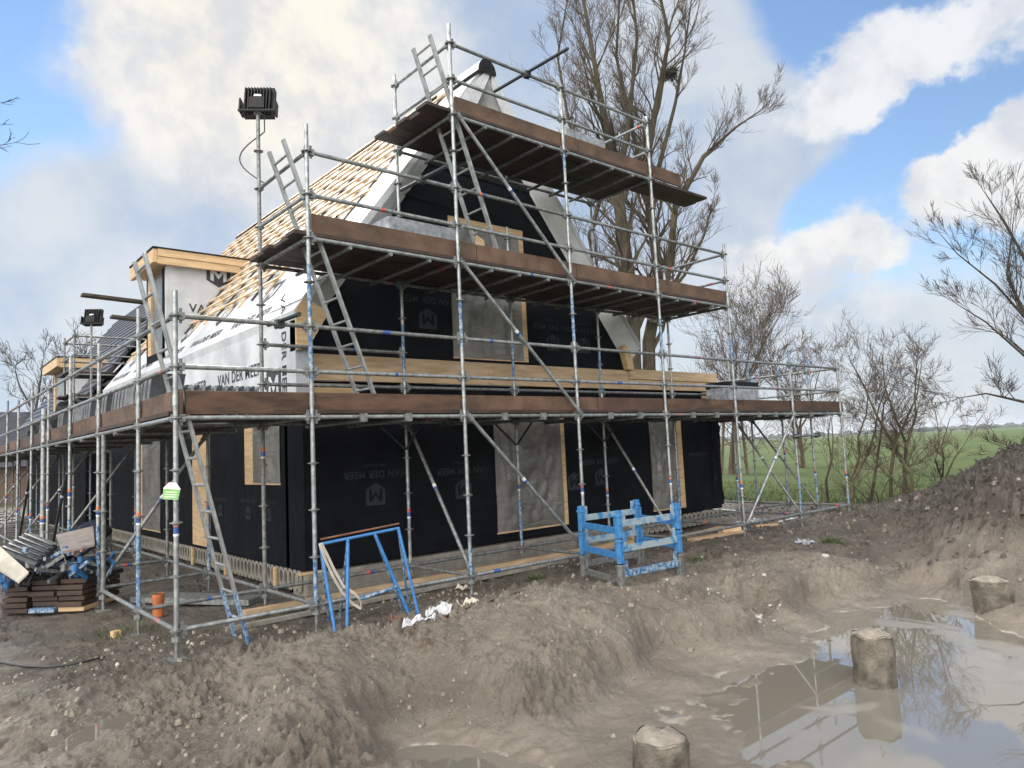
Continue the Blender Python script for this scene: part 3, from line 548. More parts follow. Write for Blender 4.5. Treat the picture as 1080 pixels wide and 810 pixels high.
# counter battens and tile battens
rs = random.Random(3)
for k in range(18):
    y = 2.55+k*.61; mb = MB(); mb.beam(rp(.9 if k > 1 else 1.3, y, .018), rp(Ls-.12, y+rs.uniform(-.03, .03), .018), .045, .028, 0, n_); mb.build('counter_batten', 'tanx' if k % 3 else 'twigdark', roofL)
for k in range(15):
    s = 1.15+k*.318; y = 2.42+max(0, 2.2-s)*1.1+rs.uniform(-.15, .1)
    mb = MB(); q = y
    while q < YB-.1:
        e = min(YB-.05, q+rs.uniform(3.2, 4.6)); mb.beam(rp(s+rs.uniform(-.05, .05), q, .05), rp(s+rs.uniform(-.05, .05), e, .05), .05, .032, 0, n_); q = e+.01
    mb.build('tile_batten', 'tanx', roofL)
mb = MB(); K = 12; pts = []
for i in range(K+1):
    a = math.pi*(i/K); pts.append((RX-.19*math.cos(a), 0, RZ-.14+.24*math.sin(a)))
v = [(x, y, z) for y in (1.40, 2.6) for x, _, z in pts]; mb.add(v, [(i, i+1, K+2+i, K+1+i) for i in range(K)], 0); mb.add([(x, 1.402, z) for x, _, z in pts], [tuple(range(K+1))], 1)
mb.box((RX-.03, 2.6, RZ-.05), (RX+.03, YB, RZ+.05), 1); mb.build('ridge_cap', ['greywhite', 'blackbag'], H1)
# loose white membrane flaps at the top of the verge
mb = MB(); mb.prism([(3.25, 1.46, 7.15), (3.9, 1.44, 7.86), (3.95, 1.44, 7.76), (3.62, 1.47, 7.08)], (0, .01, 0)); mb.prism([(4.0, 1.44, 7.86), (4.65, 1.46, 7.05), (4.35, 1.48, 7.0), (4.0, 1.45, 7.6)], (0, .01, 0)); mb.build('loose_flap', 'sheet', H1)
# roof window flashing sheet hanging on the lower slope
mb = MB(); mb.prism([rp(1.15, 2.75, .09), rp(1.25, 3.1, .08), rp(2.05, 2.95, .10), rp(2.15, 2.55, .12), rp(1.7, 2.45, .12)], n_*.03)
tag(mb.build('roof_sheet', 'blackbag', loc=None), 'small black flap of roofing sheet lying on the lower white part of the batten roof', 'roof sheet')
# ------------------------------------------------------------------ dormers
def dormer(parent, y0, y1, zt, zb, xf, roof_x, prints=True):
    xr = roof_x(zt)+.1
    mb = MB(); mb.prism([(xf, y0, zb), (roof_x(zb)+.3, y0, zb), (xr, y0, zt-.25), (xf, y0, zt-.25)], (0, .12, 0), 0)
    if prints:
        put_text(mb, 'VAN DER MEER', (xf+1.35, y0-.004, zt-1.2), (1, 0, 0), (0, 0, 1), .25, 1); put_logo(mb, (xf+1.04, y0-.004, zt-.62), np.array((1., 0, 0)), np.array((0, 0, 1.)), .5, 1)
    d = mb.build('dormer', ['white', 'print'], parent)
    mb = MB(); mb.box((xf-.22, y0-.20, zt-.30), (xr, y0-.125, zt-.155)); mb.box((xf-.22, y0-.22, zt-.15), (xr, y0-.125, zt)); mb.box((xf-.30, y0-.20, zt-.28), (xf-.225, y1+.2, zt-.01)); mb.box((xf-.22, y0-.12, zt-.26), (xr, y1+.15, zt-.04)); mb.build('fascia', 'tan', d)
    mb = MB(); mb.box((xf-.32, y0-.24, zt+.002), (xr, y1+.22, zt+.03)); mb.build('roof_edge', 'blackbag', d)
    mb = MB(); mb.box((xf-.02, y0+.125, zb), (xf+.1, y0+.24, zt-.3)); mb.box((xf-.02, y1-.1, zb), (xf+.1, y1, zt-.3)); mb.box((xf-.022, y0+.245, zb), (xf+.08, y1-.105, zb+.6)); mb.build('dormer_front', 'black', d)
    mb = MB(); mb.box((xf-.02, y1-.35, zb+.605), (xf+.08, y1-.105, zt-.3)); mb.build('post', 'tan', d)
    mb = MB(); mb.box((xf+.02, y0+.245, zb+.605), (xf+.06, y1-.355, zt-.3)); mb.build('pane', 'plastic', d)
    return d
dormer(H1, 8.1, 9.55, 5.90, 3.3, .68, lambda z: EX+(z-EZ)/sl_)
mb = MB(); mb.beam(on(86, 311, 1, 9.0), on(152, 319, 1, 9.0), .24, .05); tag(mb.build('plank', 'twigdark', loc=None), 'upper dark plank jutting out beside the dormer of the house', 'plank')
mb = MB(); mb.beam(on(117, 334, 1, 8.8), on(152, 338, 1, 8.8), .24, .05); tag(mb.build('plank', 'twigdark', loc=None), 'lower and shorter dark plank jutting out beside the dormer of the house', 'plank')
# ------------------------------------------------------------------ second house behind
H2 = thing('tiled_house', 'farther house with dark tiled roof and small white dormer beyond the scaffold on the left', 'house', (4.5, 22, -.25))
mb = MB(); mb.prism([(XL, 16.2, -.2), (7.3, 16.2, -.2), (7.3, 16.2, 3.2), (4, 16.2, 7.8), (XL, 16.2, 3.2)], (0, 12, 0)); mb.build('wall', 'black', H2)
mb = MB()
for k in range(20):                                          # tile courses
    s0 = k/20; s1 = (k+1)/20+.008; a = (.45+3.55*s0, 3.35+4.75*s0); b = (.45+3.55*s1, 3.35+4.75*s1)
    mb.prism([(a[0]-.03, 15.9, a[1]+.05), (b[0]-.01, 15.9, b[1]+.01), (b[0]+.03, 15.9, b[1]-.06), (a[0]+.03, 15.9, a[1]-.06)], (0, 12.5, 0))
mb.prism([(4, 15.9, 8.1), (7.55, 15.9, 3.35), (7.5, 15.9, 3.25), (4, 15.9, 7.95)], (0, 12.5, 0)); mb.build('roof', 'tile', H2)
dormer(H2, 18.5, 20.9, 5.02, 2.9, .55, lambda z: .45+(z-3.35)/1.338, False)
mb = MB(); mb.box((-14, 44, -.3), (6, 52, 2.0), 0); mb.prism([(-14.5, 43.5, 1.9), (-14.5, 52.5, 1.9), (-14.5, 48, 5.4)], (21, 0, 0), 1); mb.box((-9, 43.9, .5), (-7.5, 43.99, 1.9), 2); mb.box((-3, 43.9, .5), (-1.5, 43.99, 1.9), 2)
NB = thing('brick_house', 'far brown brick house with grey tiled roof at the left edge of the picture', 'house', (-4, 48, -.3)); mb.build('house_body', ['brick', 'tile', 'dark'], NB)
# ------------------------------------------------------------------ scaffolds
rs = random.Random(11)
def standard(parent, x, y, z1, z0=0.0, paint=None, r=.0242, band=True, galv='galv'):
    """one upright with rosettes every half metre, spigot joint, jack and coloured marker bands"""
    g = gh(x, y); mb = MB(); paint = paint or []
    cuts = sorted({z0, z1, *[p for a in paint for p in a]}); cuts = [q for q in cuts if z0 <= q <= z1]
    for a, b in zip(cuts, cuts[1:]):
        blue = any(p <= a+1e-6 and b <= q+1e-6 for p, q in paint); mb.tube((x, y, a), (x, y, b), r, n=12, mi=1 if blue else 0)
    z = 0.0
    while z < z1-.03:
        if z >= z0-.01:
            mb.tube((x, y, z-.005), (x, y, z+.005), .06, n=12, mi=2); mb.tube((x, y, z-.018), (x, y, z+.018), .033, n=10, mi=2)
        z += .5
    for z in (2.12, 4.12, 6.12):
        if z0 < z < z1: mb.tube((x, y, z), (x, y, z+.10), .029, n=10, mi=0)
    s = mb.build('standard', [galv, 'blue_worn', 'galv_dull'], parent, smooth=True)
    if z0 <= .01:
        mb = MB(); mb.tube((x, y, g-.02), (x, y, z0+.02), .018, n=8); mb.box((x-.075, y-.075, g-.04), (x+.075, y+.075, g+.012)); mb.tube((x, y, z0-.10), (x, y, z0-.05), .045, n=8)
        mb.build('base_jack', 'galv_dull', s)
    if band:
        zb = rs.choice([.72, .98, 1.22, 1.7]) + rs.uniform(-.04, .04)
        if z1 > zb+.3 and z0 < .1 and rs.random() < .7:
            mb = MB(); mb.tube((x, y, zb), (x, y, zb+.045), r+.0016, n=12, mi=rs.choice([0, 0, 1])); mb.tube((x, y, zb-.065), (x, y, zb-.002), r+.0014, n=12, mi=2); mb.tube((x, y, zb-.09), (x, y, zb-.067), r+.0014, n=12, mi=3)
            mb.build('marker_band', ['orange', 'redtape', 'bluetape', 'whitetape'], s, smooth=True)
    return s
def rail(parent, name, p0, p1, r=.0242, galv=None, bands=True):
    p0 = np.array(p0, float); p1 = np.array(p1, float); d = p1-p0; Ln = np.linalg.norm(d); t = d/Ln; mb = MB()
    a = p0+t*.045; b = p1-t*.045
    mb.tube(a, b, r, n=10, mi=0)
    for q, sgn in ((p0, 1), (p1, -1)):                       # wedge heads gripping the rosette
        mb.beam(q+t*sgn*.028, q+t*sgn*.085, .045, .075, 1); mb.beam(q+t*sgn*.05+np.array([0, 0, -.07]), q+t*sgn*.05+np.array([0, 0, .08]), .008, .03, 1, up=t)
    if bands and rs.random() < .28:
        s = rs.uniform(.1, .9)*Ln; w = .05; k = rs.choice([2, 3, 4, 2]); mb.tube(p0+t*s, p0+t*(s+w), r+.0015, n=10, mi=k)
        if rs.random() < .4: mb.tube(p0+t*(s+w+.002), p0+t*(s+2.2*w), r+.0014, n=10, mi=3)
    return mb.build(name, [galv or rs.choice(['galv', 'galv', 'galv_dull']), 'galv_dull', 'redtape', 'bluetape', 'orange'], parent, smooth=True)
def brace(parent, p0, p1, m='galv'):
    p0 = np.array(p0, float); p1 = np.array(p1, float); t = (p1-p0)/np.linalg.norm(p1-p0); mb = MB(); mb.tube(p0, p1, .0242, n=10)
    L_ = np.linalg.norm(p1-p0); s = .42*L_; mb.tube(p0+t*s, p0+t*(s+.05), .0258, n=10, mi=1); mb.tube(p0+t*(s+.052), p0+t*(s+.09), .0258, n=10, mi=2)
    for q in (p0, p1): mb.tube(q-t*.04, q+t*.05, .036, n=8, mi=3)
    return mb.build('brace', [m, 'whitetape', 'bluetape', 'galv_dull'], parent, smooth=True)
def coupler(parent, p):
    mb = MB(); p = np.array(p, float); mb.box(p-.045, p+.045); mb.tube(p-np.array([0, .06, 0]), p+np.array([0, .06, 0]), .012, n=6); mb.tube(p-np.array([.05, 0, .05]), p+np.array([.05, 0, .05]), .02, n=6)
    return mb.build('coupler', 'darksteel', parent, bevel=.01)
def board(parent, name, p0, p1, w, h, m, n=1):
    if m == 'brown': m = rs.choice(['brown', 'brown_b', 'brown', 'brown_c'])
    mb = MB(); mb.beam(p0, p1, w, h, 0); return mb.build(name, m, parent, bevel=.004)
def deck(parent, x0, x1, y0, y1, z, along='x', n=5, m='plank', t=.045):
    w = ((y1-y0) if along == 'x' else (x1-x0))/n
    for k in range(n):
        e0 = rs.uniform(-.06, .06); e1 = rs.uniform(-.06, .06); dz = rs.uniform(-.004, .004)
        if along == 'x': board(parent, 'deck_plank', (x0+e0, y0+(k+.5)*w, z+dz), (x1+e1, y0+(k+.5)*w, z+dz), w-.008, t, m)
        else: board(parent, 'deck_plank', (x0+(k+.5)*w, y0+e0, z+dz), (x0+(k+.5)*w, y1+e1, z+dz), w-.008, t, m)
S1 = thing('scaffold', 'three-level tube scaffold with brown toe boards wrapped round the black gable front', 'scaffold', (5.5, .7, -.25))
XS = [0, 2.07, 4.14, 6.21, 8.28, 10.35, 12.42]
tops = {0: 5.32, 1: 7.28, 2: 7.06, 3: 7.12, 4: 5.2, 5: 3.32, 6: 3.2}
paints = {0: [(2.4, 3.0), (0, .5), (3.1, 3.7)], 1: [(2.9, 3.5), (0, .35)], 2: [(3.1, 3.75), (5.7, 6.0)], 3: [(3.0, 3.6), (.1, .6)], 4: [(2.9, 3.4)], 5: [(.05, .75), (2.9, 3.32)], 6: [(0, .25)]}
for i, x in enumerate(XS): standard(S1, x, 0, tops[i], paint=paints[i])
ti = {0: 5.2, 1: 7.18, 2: 5.2, 3: 7.1, 4: 5.1, 5: 3.25, 6: 3.2}
for i, x in enumerate(XS):
    if i == 0: continue                                     # the floodlight post is the inner corner one
    standard(S1, x, 1.4, ti[i], paint={1: [(2.6, 3.4)], 2: [(.05, .75), (2.7, 3.3)], 3: [(2.5, 3.3)], 4: [(.1, .9)], 5: [(.2, .9)], 6: [(.1, .5), (2.9, 3.2)]}.get(i))
standard(S1, 0, 1.4, 6.12, galv='galv_dull')
standard(S1, 12.42, .7, 3.3, paint=[(.1, .7), (2.7, 3.3)]); standard(S1, 12.42, 2.2, 3.25, paint=[(.1, .5), (2.8, 3.25)]); standard(S1, 12.42, 3.9, 3.3, paint=[(2.6, 3.3)])
standard(S1, 10.9, 3.9, 3.2, paint=[(2.7, 3.2)])
def T(x, y, z): return (x, y, z)
bays = list(zip(XS, XS[1:]))
for i, (a, b) in enumerate(bays):
    rail(S1, 'ledger', (a, 0, 0), (b, 0, 0))
    rail(S1, 'ledger', (a, 1.4, 0), (b, 1.4, 0), galv='galv_dull'); rail(S1, 'ledger', (a, 0, 2), (b, 0, 2)); rail(S1, 'ledger', (a, 1.4, 2), (b, 1.4, 2), galv='galv_dull')
    rail(S1, 'guard_rail', (a, 0, 2.5), (b, 0, 2.5)); rail(S1, 'guard_rail', (a, 0, 3), (b, 0, 3)); 
    if i in (0, 1, 2, 3, 4): rail(S1, 'guard_rail', (a, 1.4, 2.5), (b, 1.4, 2.5), galv='galv_dull'); 
    if i < 4:
        rail(S1, 'ledger', (a, 0, 4), (b, 0, 4)); rail(S1, 'ledger', (a, 1.4, 4), (b, 1.4, 4), galv='galv_dull')
        rail(S1, 'guard_rail', (a, 0, 4.5), (b, 0, 4.5)); rail(S1, 'guard_rail', (a, 0, 5), (b, 0, 5))
    if i in (1, 2):
        rail(S1, 'ledger', (a, 0, 6), (b, 0, 6)); rail(S1, 'ledger', (a, 1.4, 6), (b, 1.4, 6), galv='galv_dull'); rail(S1, 'guard_rail', (a, 0, 6.5), (b, 0, 6.5)); rail(S1, 'guard_rail', (a, 0, 7), (b, 0, 7))
rail(S1, 'guard_rail', (0, 1.4, 3), (2.07, 1.4, 3), galv='galv_dull')
for i, x in enumerate(XS):                                  # cross tubes
    if i != 6: rail(S1, 'transom', (x, 0, 2), (x, 1.4, 2), galv='galv_dull'); rail(S1, 'transom', (x, 0, 0), (x, 1.4, 0), galv='galv_dull')
    if i < 5: rail(S1, 'transom', (x, 0, 4), (x, 1.4, 4), galv='galv_dull')
    if i in (1, 2, 3): rail(S1, 'transom', (x, 0, 6), (x, 1.4, 6), galv='galv_dull')
for x in (.5, 1.04, 1.6, 2.6, 3.1, 3.65, 4.7, 5.2, 5.7, 6.7, 7.2, 7.75):
    mb = MB(); mb.tube((x, -.04, 3.955), (x, 1.44, 3.955), .0235); mb.build('transom', 'galv_dull', S1, smooth=True)
for x in (2.6, 3.1, 3.65, 4.7, 5.2, 5.7): mb = MB(); mb.tube((x, -.04, 5.955), (x, 1.44, 5.955), .0235); mb.build('transom', 'galv_dull', S1, smooth=True)
for x in (.6, 1.2, 2.7, 3.4, 4.8, 5.5, 6.9, 7.6, 9.0, 9.6, 11.0, 11.7): mb = MB(); mb.tube((x, -.06, 1.957), (x, 1.44, 1.957), .0235); mb.box((x-.04, -.07, 1.94), (x+.04, -.03, 2.035), 1); mb.build('transom', ['galv_dull', 'galv_dull'], S1, smooth=True)
for z in (4.5, 5.0): rail(S1, 'guard_rail', (0, 0, z), (0, 1.4, z)); rail(S1, 'guard_rail', (8.28, 0, z), (8.28, 1.4, z))
for z in (6.5, 7.0): rail(S1, 'guard_rail', (2.07, 0, z), (2.07, 1.4, z)); rail(S1, 'guard_rail', (6.21, 0, z), (6.21, 1.4, z))
for z in (0, 2, 2.5, 3.0):
    rail(S1, 'ledger' if z < 2.2 else 'guard_rail', (12.42, 0, z), (12.42, .7, z)); rail(S1, 'ledger' if z < 2.2 else 'guard_rail', (12.42, .7, z), (12.42, 1.4, z)); rail(S1, 'ledger' if z < 2.2 else 'guard_rail', (12.42, 1.4, z), (12.42, 2.2, z)); rail(S1, 'ledger' if z < 2.2 else 'guard_rail', (12.42, 2.2, z), (12.42, 3.9, z))
    rail(S1, 'ledger' if z < 2.2 else 'guard_rail', (10.9, 3.9, z), (12.42, 3.9, z))
rail(S1, 'ledger', (10.35, 1.4, 0), (10.9, 3.9, 0))
# decks and toe boards
deck(S1, -.02, 12.5, -.0, 1.42, 2.06, n=6); deck(S1, 11.0, 12.5, 1.45, 3.9, 2.06, 'y', n=5)
deck(S1, -.12, 8.34, .0, 1.42, 4.06, n=6)
deck(S1, 1.68, 6.3, .0, 1.3, 6.06, n=5); deck(S1, 6.32, 7.92, .02, .56, 6.02, n=2)
for a, b in ((-1.3, 2.1), (2.115, 4.6), (4.62, 6.3), (6.315, 8.6), (8.615, 10.5), (10.52, 12.62)): board(S1, 'toe_board', (a, (.048), 2.155), (b, (.048), 2.155), .035, .235, 'brown')
for a, b in ((.06, 2.4), (2.415, 4.3), (4.315, 6.5), (6.51, 8.28)): board(S1, 'toe_board', (a, (.048), 4.19), (b, (.048), 4.19), .035, .225, 'brown')
for a, b in ((2.15, 4.5), (4.515, 6.3), (6.32, 7.12)): board(S1, 'toe_board', (a, (.048), 6.19), (b, (.048), 6.19), .035, .225, 'brown')
for p0, p1 in (((2.14, -.04, 6.0), (4.1, -.04, 4.06)), ((2.13, -.04, 3.98), (4.12, -.04, 2.06)), ((2.13, -.04, 1.98), (4.12, -.04, .04)), ((10.3, -.04, 1.98), (8.34, -.04, .04))): brace(S1, p0, p1)
for p0, p1 in (((2.11, 1.36, 1.92), (2.11, .05, .04)), ((6.25, 1.36, 1.92), (6.25, .05, .04)), ((10.39, 1.36, 1.95), (10.39, .05, .04)), ((12.40, 2.15, 1.95), (12.40, .75, .04))): brace(S1, p0, p1, 'galv_dull')
for x in (2.07, 4.14, 6.21): 
    mb = MB(); mb.tube((x-.02, 1.4, 1.62), (x-.42, 1.4, 1.95), .017); mb.tube((x-.02, 1.37, 1.62), (x-.02, 1.0, 1.95), .017); mb.build('bracket', 'darksteel', S1, smooth=True)
# loose tubes and couplers that hold the ladders and ends
def loose(p0, p1, m='galv_dull'): mb = MB(); mb.tube(p0, p1, .0242); mb.build('short_tube', m, S1, smooth=True)
loose((3.46, -.85, 7.0), (3.46, .75, 7.06), 'darksteel'); coupler(S1, (3.46, 0, 7.0))
loose((1.55, -.55, 5.0), (1.55, .5, 5.02), 'darksteel'); coupler(S1, (1.55, 0, 5.0))
loose((-.35, -.5, 3.02), (-.35, .3, 3.04), 'darksteel'); coupler(S1, (-.35, 0, 3.0))
mb = MB(); mb.tube((10.2, -.08, 1.55), (11.3, -.05, 1.55), .0242); mb.build('short_tube', 'galv_dull', S1, smooth=True); coupler(S1, (10.35, -.03, 1.55)); coupler(S1, (11.2, -.03, 1.55))
# side scaffold
S2 = thing('scaffold', 'long single-level tube scaffold running back along the left side wall', 'scaffold', (-.7, 8, -.25))
YS = [0, 1.4]+[1.4+2.07*i for i in range(1, 14)]
for i, y in enumerate(YS): standard(S2, -1.4, y, [3.25, 3.32, 3.22, 3.3, 3.05, 3.3, 3.15, 3.3, 3.2, 3.3, 3.2, 3.3, 3.1, 3.3, 3.2][i], paint=[(0, .0)] if i == 0 else [(.0, .8)] if i in (1, 2, 3, 5) else [(3.0, 3.3)])
for i, y in enumerate(YS[2:]): standard(S2, 0, y, 2.0 if i % 2 else 2.05, paint=[(.0, .7)] if i % 2 == 0 else None, galv='galv_dull')
standard(S2, -1.4, 3.15, 1.98, galv='galv_dull', r=.03); standard(S2, -1.38, 8.3, 2.7, r=.045)
for y0, y1 in zip(YS, YS[1:]):
    for nm, z in (('ledger', 0), ('ledger', 2), ('guard_rail', 2.5), ('guard_rail', 3.0)): rail(S2, nm, (-1.4, y0, z), (-1.4, y1, z))
    if y0 > 1:
        for z in (0, 2): rail(S2, 'ledger', (0, y0, z), (0, y1, z), galv='galv_dull')
for y in YS[1:]:
    for z in (0, 2): rail(S2, 'transom', (-1.4, y, z), (0, y, z), galv='galv_dull')
for nm, z in (('ledger', 0), ('ledger', 2), ('guard_rail', 2.5), ('guard_rail', 3.0)): rail(S2, nm, (-1.4, 0, z), (0, 0, z))
deck(S2, -1.42, -.9, .2, 28, 2.06, 'y', n=2); deck(S2, -.9, .02, 1.45, 28, 2.06, 'y', n=4); deck(S2, -.42, .0, .05, 1.42, 2.06, 'y', n=2)
for a, b in ((-.02, 4.3), (4.32, 8.3), (8.32, 12.3), (12.32, 16.4), (16.42, 22), (22.02, 28)): board(S2, 'toe_board', (-1.352, a, 2.16), (-1.352, b, 2.16), .035, .24, 'brown')
for y in (3.47, 7.61, 11.75, 15.89, 20.03, 24.17): brace(S2, (-.04, y+.03, 1.92), (-1.36, y+.03, .05), 'galv_dull')
for a, b in ((5.54, 7.61), (9.68, 11.75)): brace(S2, (-1.36, a, 1.95), (-1.36, b, .05), 'darksteel')
for y in (2.4, 4.5, 6.6, 8.7, 10.8, 12.9): mb = MB(); mb.tube((-1.44, y, 1.957), (.04, y, 1.957), .0235); mb.build('transom', 'galv_dull', S2, smooth=True)
# scaffold of the farther house
S3 = thing('scaffold', 'distant tube scaffold rising in front of the dark tiled roof at the left', 'scaffold', (3, 14.5, -.25))
for i, x in enumerate((0, 2.07, 4.14, 6.21)):
    for y in (13.9, 15.3): standard(S3, x, y, 5.15, band=False, galv='galv_dull')
    for z in (3.4, 4.0, 4.5, 5.0): rail(S3, 'transom', (x, 13.9, z), (x, 15.3, z), galv='galv_dull', bands=False)
    if i < 3:
        for z in (0, 2, 3.4, 4.0, 4.5, 5.0): rail(S3, 'ledger', (x, 13.9, z), (x+2.07, 13.9, z), galv='galv_dull', bands=False)
        for z in (2, 3.4, 4.5, 5.0): rail(S3, 'ledger', (x, 15.3, z), (x+2.07, 15.3, z), galv='galv_dull', bands=False)
deck(S3, -.2, 6.4, 13.9, 15.3, 3.46, n=5); deck(S3, -.2, 6.4, 13.9, 15.3, 4.06, n=2)
# ------------------------------------------------------------------ ladders
def ladder(loc0, top, half, label, foot_blue=False):
    a = np.array(loc0, float); b = np.array(top, float); t = (b-a)/np.linalg.norm(b-a); sx = np.array([0, 1., 0])*half; Ln = np.linalg.norm(b-a)
    r = thing('ladder', label, 'ladder', tuple(a))
    for sg in (-1, 1):
        mb = MB(); s = .55 if foot_blue else 0
        if s: mb.beam(a+sx*sg, a+sx*sg+t*s, .028, .068, 1, up=(0, 1, 0))
        mb.beam(a+sx*sg+t*s, b+sx*sg, .028, .068, 0, up=(0, 1, 0)); mb.build('side_rail', ['alu', 'blue_worn'], r, bevel=.004)
    k = .28
    while k < Ln-.1:
        mb = MB(); mb.tube(a-sx+t*k, a+sx+t*k, .015, n=8, mi=1 if (foot_blue and k < .5) else 0); mb.build('rung', ['alu', 'blue_worn'], r, smooth=True); k += .28
ladder((-.70, .24, gh(-.7, .24)-.02), (-1.65, .30, 3.62), .19, 'lowest ladder, standing on the mud and leaning through the corner of the first deck', True)
ladder((.90, .30, 2.08), (-.23, .30, 5.12), .20, 'middle ladder leaning from the first deck up through the second level at its left end')
ladder((2.90, .30, 4.08), (1.82, .30, 7.08), .20, 'topmost ladder leaning from the second level up past the highest deck')
# ------------------------------------------------------------------ floodlights
def floodlight(x, y, z, label, s=.97):
    r = thing('floodlight', label, 'floodlight', (x, y, z)); ex = np.array([.78, -.60, -.02]); ex /= np.linalg.norm(ex); ey = np.cross((0, 0, 1), ex); ez = np.cross(ex, ey)
    ez = ez+ey*.16; ez /= np.linalg.norm(ez); ey = np.cross(ez, ex)
    o = np.array([x, y, z]); Tn = lambda p: o+ex*p[0]*s+ey*p[1]*s+ez*p[2]*s
    mb = MB(); mb.box((-.20, .05, -.19), (.20, .15, .23), 0, Tn); mb.box((-.195, .152, -.15), (.195, .16, .21), 1, Tn); b = mb.build('lamp_head', ['blackbag', 'darksteel'], r, bevel=.012)
    mb = MB(); 
    for k in range(9): mb.box((-.17+k*.04, -.02, -.17), (-.155+k*.04, .049, .19), 0, Tn)
    mb.box((-.10, -.05, -.14), (.10, -.021, .02), 0, Tn); mb.build('cooling_fins', 'blackbag', b)
    mb = MB(); mb.box((-.235, -.03, -.17), (-.215, .14, .02), 0, Tn); mb.box((.215, -.03, -.17), (.235, .14, .02), 0, Tn); mb.box((-.235, -.055, -.19), (.235, -.03, -.165), 0, Tn); mb.build('bracket', 'blackbag', r)
    mb = MB(); mb.box((-.03, -.0525, .03), (.0, -.0505, .06), 0, Tn); mb.box((.005, -.0525, .03), (.035, -.0505, .06), 0, Tn); mb.box((-.05, -.022, .05), (.05, -.02, .075), 0, Tn); mb.build('maker_plate', 'whitetape', b)
    return r
fl = floodlight(0, 1.4, 6.18, 'black floodlight high on the corner post above the second-level ladder, its cable looping down')
mb = MB(); pts = []
for k in range(25):
    q = k/24; pts.append((0.06-.25*math.sin(math.pi*min(1, max(0, q*1.5-.45)))*1.0, 1.4-.06+.20*math.sin(math.pi*min(1, max(0, q*1.5-.45))), 6.05-1.02*q))
mb.path(pts, .008, 6); mb.build('cable', 'rubber', fl, smooth=True)
fl2 = floodlight(0, 11.75, 5.12, 'smaller distant floodlight on a thin pole above the side scaffold at the left')
mb = MB(); mb.tube((0, 11.75, 2.0), (0, 11.75, 5.0), .024); mb.build('pole', 'galv_dull', fl2, smooth=True)
# ------------------------------------------------------------------ things on the decks
def pack(name, lo, hi, label, blacktop=True):
    r = thing(name, label, 'wrapped pack', ((lo[0]+hi[0])/2, (lo[1]+hi[1])/2, lo[2])); mb = MB(); n = 10
    for k in range(n): x = lo[0]+.02+(hi[0]-lo[0]-.04)*k/n; mb.box((x, lo[1]+.02, lo[2]), (x+(hi[0]-lo[0])/n*.8, hi[1]-.02, hi[2]-.02))
    mb.build('tile_block', 'tiledk', r)
    vs = []; nu, nv = 26, 12; per = [(lo[0], lo[1]), (hi[0], lo[1]), (hi[0], hi[1]), (lo[0], hi[1])]; mb = MB()
    P_ = []
    for i in range(4):
        a = np.array(per[i]); b = np.array(per[(i+1) % 4])
        for j in range(nu): P_.append(a+(b-a)*j/nu)
    for j in range(nv+1):
        for i, p in enumerate(P_):
            d = .018*float(perlin(np.array([i*.31+lo[0]]), np.array([j*.2+lo[2]]))[0]); c_ = np.array([(lo[0]+hi[0])/2, (lo[1]+hi[1])/2]); q = p+(p-c_)/np.linalg.norm(p-c_)*d
            vs.append((q[0], q[1], lo[2]+(hi[2]-lo[2])*(.86 if blacktop else 1)*j/nv))
    K = len(P_); mb.add(vs, [(j*K+i, j*K+(i+1) % K, (j+1)*K+(i+1) % K, (j+1)*K+i) for j in range(nv) for i in range(K)]); mb.build('wrap', 'wrapgrey', r, smooth=True)
    if blacktop: mb = MB(); mb.box((lo[0]-.01, lo[1]-.01, lo[2]+(hi[2]-lo[2])*.8), (hi[0]+.01, hi[1]+.01, hi[2]+.01)); mb.build('lid', 'blackbag', r, bevel=.02)
    else: mb = MB(); mb.box((lo[0]+.01, lo[1]+.01, hi[2]-.02), (hi[0]-.01, hi[1]-.01, hi[2])); mb.build('lid', 'wrapgrey', r)
pack('tile_pack', (1.5, .75, 4.09), (2.65, 1.2, 4.74), 'clear-wrapped grey tile pack behind the second-level toe board', False)
pack('tile_pack', (4.95, .7, 6.09), (5.9, 1.15, 6.86), 'wrapped tile pack on the highest deck with sky behind it', False)
pack('tile_pack', (9.15, .7, 2.09), (10.3, 1.2, 2.70), 'wrapped pack with black lid at the right end of the first deck')
mb = MB(); mb.prism([(2.62, .35, 4.3), (2.78, .35, 4.25), (2.80, .35, 4.5), (2.66, .35, 4.56)], (.12, .12, 0)); tag(mb.build('wood_offcut', 'tanx', loc=(2.7, .4, 4.1)), 'pale wood offcut beside the wrapped pack on the second level', 'offcut')
def tile_stack(y, n, x=-1.05, label='', vert=True, z=2.10):
    r = thing('roof_tile_stack', label, 'tile stack', (x, y, z), 'stacks of roof tiles on the side deck')
    for k in range(n):
        mb = MB(); yy = y+k*.062; pts = []
        for i in range(9):
            q = i/8; pts.append((x-.2+.05*q, yy+.075*math.sin(q*2.6)+.018*q, z+.05+.47*q))
        v = []; f = []
        for (a, b, c_) in pts: v += [(a, b-.011, c_), (a, b+.011, c_), (a+.36, b+.011, c_), (a+.36, b-.011, c_)]
        for i in range(8):
            for j in range(4): f.append((i*4+j, i*4+(j+1) % 4, i*4+4+(j+1) % 4, i*4+4+j))
        f += [(3, 2, 1, 0), (32, 33, 34, 35)]; mb.add(v, f); mb.build('roof_tile', 'tilegrey' if (k*7+n) % 3 else 'tiledk', r, smooth=True)
ys = [1.55, 2.75, 3.85, 4.95, 6.2, 7.3, 9.6]; names = ['nearest and longest upright tile stack on the side deck, next to the corner ladder', 'second nearest upright tile stack on the side deck', 'third nearest upright tile stack on the side deck', 'fourth upright tile stack counted from the corner ladder', 'fifth upright tile stack counted from the corner ladder', 'sixth upright tile stack, just before the black bags', 'farthest upright tile stack, beyond the black bags']
